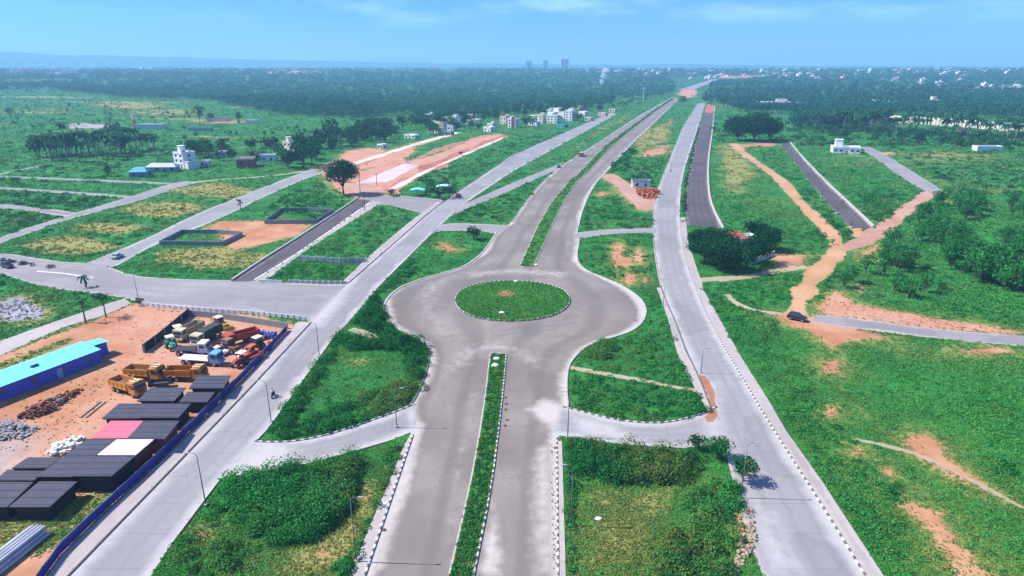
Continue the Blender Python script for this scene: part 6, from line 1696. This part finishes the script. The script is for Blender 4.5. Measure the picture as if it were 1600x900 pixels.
# ------------------------------------------------------------------ far woods and palm groves (one mass each)
def forest(label, jobs, mat):
    L = Leaves()
    for poly, n, (r0, r1), h, tone in jobs:
        for w_ in G(scatter(poly, n, True)):
            d = math.hypot(w_[0], w_[1])
            r = random.uniform(r0, r1) * max(1, d / 1500)
            hh = h * random.uniform(.65, 1.25)
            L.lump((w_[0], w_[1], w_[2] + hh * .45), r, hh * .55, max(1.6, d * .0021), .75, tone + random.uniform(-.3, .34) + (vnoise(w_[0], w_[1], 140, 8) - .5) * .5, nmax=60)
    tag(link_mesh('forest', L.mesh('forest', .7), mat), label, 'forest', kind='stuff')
forest('dense dark forest spreading below the left horizon', [
    ([(60, 132), (180, 128), (330, 124), (560, 112), (800, 114), (1040, 122), (1055, 138), (1050, 150), (960, 158), (800, 168), (640, 180), (560, 186), (450, 182), (390, 172), (330, 160), (200, 154), (80, 142)], 5600, (3.6, 6.0), 11, .42),
    ([(320, 160), (450, 178), (560, 184), (640, 178), (560, 172), (450, 166), (380, 158)], 420, (4, 6), 12, .16), ([(80, 134), (330, 146), (340, 158), (200, 154), (80, 142)], 420, (3.5, 5.5), 10, .2),
    ([(-60, 128), (80, 132), (60, 142), (-60, 142)], 260, (3.5, 5.5), 9, .25), ([(640, 176), (760, 165), (960, 156), (960, 165), (760, 182), (650, 192)], 420, (3.6, 5.6), 11, .2)], M_FOREST)
forest('dark palm and tree grove filling the right distance', [
    ([(1098, 162), (1110, 132), (1200, 122), (1400, 132), (1640, 145), (1640, 190), (1480, 182), (1380, 182), (1300, 192), (1240, 180), (1165, 178), (1120, 166)], 3400, (3.2, 5.2), 11, .28), ([(1240, 178), (1300, 182), (1380, 186), (1380, 196), (1290, 204), (1235, 196)], 300, (3, 5), 11, .12),
    ([(1440, 170), (1640, 176), (1640, 188), (1500, 186), (1440, 182)], 160, (3, 4.4), 11, .2)], M_FOREST)
forest('bluish woods and tree lines round the far town', [
    ([(-80, 106), (200, 106), (400, 106), (800, 104.5), (1100, 105), (1680, 107), (1680, 142), (1400, 130), (1200, 120), (1040, 122), (800, 113), (560, 111), (330, 123), (-80, 128)], 2600, (5, 8), 10, .3)], M_FOREST)

# ------------------------------------------------------------------ far town
FB = []
for k, (w_, d_, h_, m_) in enumerate(((14, 12, 9, M_WHITEWALL), (20, 14, 7, M_CREAMWALL), (11, 11, 13, M_WHITEWALL), (32, 14, 6, M_WHITEWALL), (16, 12, 11, M_PINKWALL))):
    bm = BM(); bx(bm, (0, 0, h_ / 2 - 1), (w_, d_, h_ + 2)); bx(bm, (w_ * .2, d_ * .1, h_ + 1.3), (w_ * .3, d_ * .4, 2.6)); bx(bm, (0, 0, h_ + .2), (w_ + .8, d_ + .8, .4)); bx(bm, (-w_ * .62, 0, h_ * .25), (w_ * .3, d_ * .8, h_ * .6))
    for f in range(1, int(h_ / 3.2)): bx(bm, (0, -d_ / 2, f * 3.2 - .6), (w_ * .86, .12, 1.2))
    o = part('town_building', bm, m_); o.location = (0, -400, -200); FB.append(o)
used = set()
def town(poly, n, label, group, smin=.8, smax=1.5):
    for q in scatter(poly, n, True):
        k = random.randrange(5); W = at(*q)
        if k in used: o = FB[k].copy(); COL.objects.link(o)
        else: used.add(k); o = FB[k]
        s = random.uniform(smin, smax); o.location = W; o.rotation_euler = (0, 0, random.uniform(-.5, .5)); o.scale = (s, s, s)
        tag(o, label, 'building', group)
town([(1030, 106), (1600, 108), (1600, 118), (1400, 118), (1100, 112), (1040, 112)], 80, 'tiny pale building in the hazy town along the right horizon', 'town on the right horizon', .6, 1.2)
town([(1060, 112), (1200, 112), (1330, 118), (1330, 128), (1200, 122), (1080, 124)], 42, 'small white building of the town beyond the red bank', 'town beyond the red bank', .6, 1.0)
town([(1330, 118), (1600, 120), (1600, 140), (1440, 138)], 16, 'small white building among trees at the far right', 'far right houses', .7, 1.2)
town([(20, 106), (145, 106), (145, 120), (100, 124), (20, 120)], 34, 'tiny pale building in the hazy town at far left', 'town at far left', .8, 1.5)
town([(150, 107), (400, 106), (400, 110), (150, 112)], 9, 'lone pale building below the left hills', 'buildings below the left hills', 1.2, 2)
town([(880, 105.5), (1040, 106), (1040, 118), (900, 114)], 26, 'tiny pale building in the hazy middle distance', 'middle distance town', .7, 1.2)
town([(550, 106), (800, 105), (800, 108), (550, 109)], 9, 'lone pale building on the far plain', 'buildings on the far plain', 1.2, 2.2)
def tower_block(label, px, w_, hgt, dist):
    u = (px - 800) / FPX; dirv = Vector((u, cp + .345 * sp, 0)).normalized()
    x, y = dirv.x * dist, dirv.y * dist
    t = thing('tower_block', label, 'tower block', (x, y, float(elev(x, y))), 0, 'tower blocks on the horizon')
    bm = BM(); bx(bm, (0, 0, hgt / 2), (w_, w_ * .6, hgt)); bx(bm, (w_ * .1, 0, hgt + 2), (w_ * .35, w_ * .3, 5)); part('wall', bm, M_WHITEWALL, t)
    bm = BM()
    for f in range(1, int(hgt / 3.3)): bx(bm, (0, -w_ * .3 - .05, f * 3.3), (w_ * .9, .3, 1.3))
    part('window_band', bm, M_GLASS, t)
tower_block('left hazy tower block on the centre horizon', 826, 38, 52, 4300); tower_block('middle hazy tower block on the centre horizon', 852, 32, 56, 4300); tower_block('tallest hazy tower block on the centre horizon', 882, 52, 64, 4300)
# mast by the far highway
t = thing('lamp_mast', 'thin white mast rising from trees left of the far highway', 'mast', at(1005, 158))
bm = BM(); tube(bm, [(0, 0, 0), (0, 0, 20)], [.5, .3], 8); part('pole', bm, M_WHITEWALL, t)
bm = BM(); bx(bm, (0, 0, 20.5), (4, 4, 1.2), 0, .2); part('lamp_ring', bm, M_WHITEWALL, t)

# ------------------------------------------------------------------ hills on the horizon
hx = np.array([-500, 0, 40, 70, 100, 150, 220, 300, 400, 520, 660, 800, 900, 960, 1020, 1060, 1120, 1300, 1450, 1700, 2100])
hy = np.array([86, 85, 85.5, 87, 88.5, 89, 90.5, 91.5, 93.5, 96, 98, 99, 100.5, 101, 100, 99.5, 101, 103, 103.5, 104, 104])
def hills():
    n = 500; xs = np.linspace(-500, 2100, n); ys = np.interp(xs, hx, hy) + np.convolve(rng.normal(size=n + 8), np.ones(9) / 9, 'valid') * .9
    D = 7600
    u = (xs - 800) / FPX; a = np.arctan2(u, cp + .345 * sp)
    top = CAM_H + D * (103 - ys) * .000893
    rows = []
    for dd, f in ((-900, 0), (-600, .35), (-300, .75), (0, 1), (300, .9), (900, .3), (1500, 0)):
        r = D + dd + np.sin(xs * .02) * 120
        base = 33.0
        z = base + np.maximum(top - base, 0) * f
        z = np.where(f == 0, base - 4, z)
        rows.append(np.stack([r * np.sin(a), r * np.cos(a), z], 1))
    V = np.concatenate(rows); i = np.arange(len(rows) * n).reshape(len(rows), n)
    F = np.stack([i[:-1, :-1], i[:-1, 1:], i[1:, 1:], i[1:, :-1]], -1).reshape(-1, 4)
    tag(link_mesh('hills', np_mesh('hills', V, F, {'far': ('POINT', np.ones(len(V)))}, True), M_GROUND), 'low wooded hills along the horizon, higher at the left', 'hills', kind='structure')
hills()

# smoke
sb = BM(); base = at(937, 137)
pts = [base + Vector((k * 1.6 + math.sin(k * 1.1) * 1.5, 0, k * 4.6)) for k in range(11)]
tube(sb, pts, [2.5, 4, 5, 6.5, 7, 8.5, 9, 10.5, 11, 10, 5], 14)
for v in sb.verts: v.co += Vector((random.uniform(-1, 1), random.uniform(-1, 1), random.uniform(-1, 1)))
smk = bpy.data.materials.new('smoke_plume'); smk.use_nodes = True
st = smk.node_tree; st.nodes.clear(); so = st.nodes.new('ShaderNodeOutputMaterial'); sv = st.nodes.new('ShaderNodeVolumePrincipled')
sv.inputs['Color'].default_value = (.75, .88, .95, 1); sv.inputs['Density'].default_value = .13; st.links.new(sv.outputs[0], so.inputs['Volume'])
tag(part('smoke', sb, smk), 'pale blue smoke plume rising from the forest', 'smoke', kind='stuff')

# ------------------------------------------------------------------ light, sky, air
SUN_EL = math.radians(47)
SUN_DIR = Vector((-0.997, 0.05, 0)).normalized() * math.cos(SUN_EL) + Vector((0, 0, math.sin(SUN_EL)))
sun_d = bpy.data.lights.new('sun', 'SUN')
sun_d.energy = 4.4; sun_d.angle = math.radians(.55); sun_d.color = (1, .95, .87)
sun = bpy.data.objects.new('sun', sun_d); COL.objects.link(sun)
sun.rotation_euler = (-SUN_DIR).to_track_quat('-Z', 'Y').to_euler()
sun.location = (0, 0, 300)

w = bpy.data.worlds.new('World'); SC.world = w; w.use_nodes = True
nt = w.node_tree; nt.nodes.clear()
sky = nt.nodes.new('ShaderNodeTexSky'); sky.sky_type = 'NISHITA'; sky.sun_disc = False
sky.sun_elevation = SUN_EL
sky.sun_rotation = math.atan2(SUN_DIR.x, SUN_DIR.y)
sky.altitude = 900; sky.air_density = 1.0; sky.dust_density = .5; sky.ozone_density = 3.0
geo = nt.nodes.new('ShaderNodeTexCoord')
mp = nt.nodes.new('ShaderNodeMapping'); mp.inputs['Scale'].default_value = (2.2, 2.2, 9.0)
nz = nt.nodes.new('ShaderNodeTexNoise'); nz.inputs['Scale'].default_value = 1.9; nz.inputs['Detail'].default_value = 7; nz.inputs['Roughness'].default_value = .58
mr = nt.nodes.new('ShaderNodeMapRange'); mr.interpolation_type = 'SMOOTHSTEP'
mr.inputs[1].default_value = .44; mr.inputs[2].default_value = .76; mr.inputs[4].default_value = .8
sep = nt.nodes.new('ShaderNodeSeparateXYZ')
up = nt.nodes.new('ShaderNodeMapRange'); up.interpolation_type = 'SMOOTHSTEP'; up.inputs[1].default_value = .04; up.inputs[2].default_value = .085
mu = nt.nodes.new('ShaderNodeMath'); mu.operation = 'MULTIPLY'
mx = nt.nodes.new('ShaderNodeMix'); mx.data_type = 'RGBA'
mx.inputs[7].default_value = (4.2, 6.2, 8.6, 1)
tint = nt.nodes.new('ShaderNodeMix'); tint.data_type = 'RGBA'; tint.blend_type = 'MULTIPLY'; tint.inputs[0].default_value = 1
tint.inputs[7].default_value = SKY_TINT if 'SKY_TINT' in globals() else (.24, .51, 1.14, 1)
bg = nt.nodes.new('ShaderNodeBackground'); bg.inputs[1].default_value = .10
wo = nt.nodes.new('ShaderNodeOutputWorld')
l = nt.links.new
l(geo.outputs['Generated'], mp.inputs[0]); l(mp.outputs[0], nz.inputs['Vector']); l(nz.outputs['Fac'], mr.inputs[0])
l(geo.outputs['Generated'], sep.inputs[0]); l(sep.outputs['Z'], up.inputs[0])
l(mr.outputs[0], mu.inputs[0]); l(up.outputs[0], mu.inputs[1]); l(mu.outputs[0], mx.inputs[0])
l(sky.outputs[0], tint.inputs[6]); l(tint.outputs[2], mx.inputs[6])
l(mx.outputs[2], bg.inputs[0]); l(bg.outputs[0], wo.inputs[0])

HAZE_DENS = 1.9e-4
bm = BM(); bx(bm, (0, 6500, 100), (30000, 15000, 202))
hm = bpy.data.materials.new('haze_air'); hm.use_nodes = True
ht = hm.node_tree; ht.nodes.clear()
ho = ht.nodes.new('ShaderNodeOutputMaterial'); hv = ht.nodes.new('ShaderNodeVolumePrincipled')
hv.inputs['Color'].default_value = (.36, .68, 1.0, 1); hv.inputs['Density'].default_value = HAZE_DENS; hv.inputs['Anisotropy'].default_value = .1
ht.links.new(hv.outputs[0], ho.inputs['Volume'])
hz = part('haze', bm, hm)
tag(hz, 'thin blue haze filling the air over the whole land', 'haze', kind='stuff')

SC.view_settings.view_transform = 'Standard'
SC.view_settings.look = 'None'
SC.view_settings.exposure = .95
SC.view_settings.gamma = 1.0
SC.render.engine = 'CYCLES'
SC.cycles.use_denoising = True
try: SC.cycles.denoiser = 'OPENIMAGEDENOISE'
except Exception: pass
SC.cycles.max_bounces = 5
SC.cycles.diffuse_bounces = 2
SC.cycles.transmission_bounces = 2
SC.cycles.volume_bounces = 1
SC.cycles.transparent_max_bounces = 4
SC.cycles.sample_clamp_indirect = 4.0
SC.cycles.caustics_reflective = False
SC.cycles.caustics_refractive = False
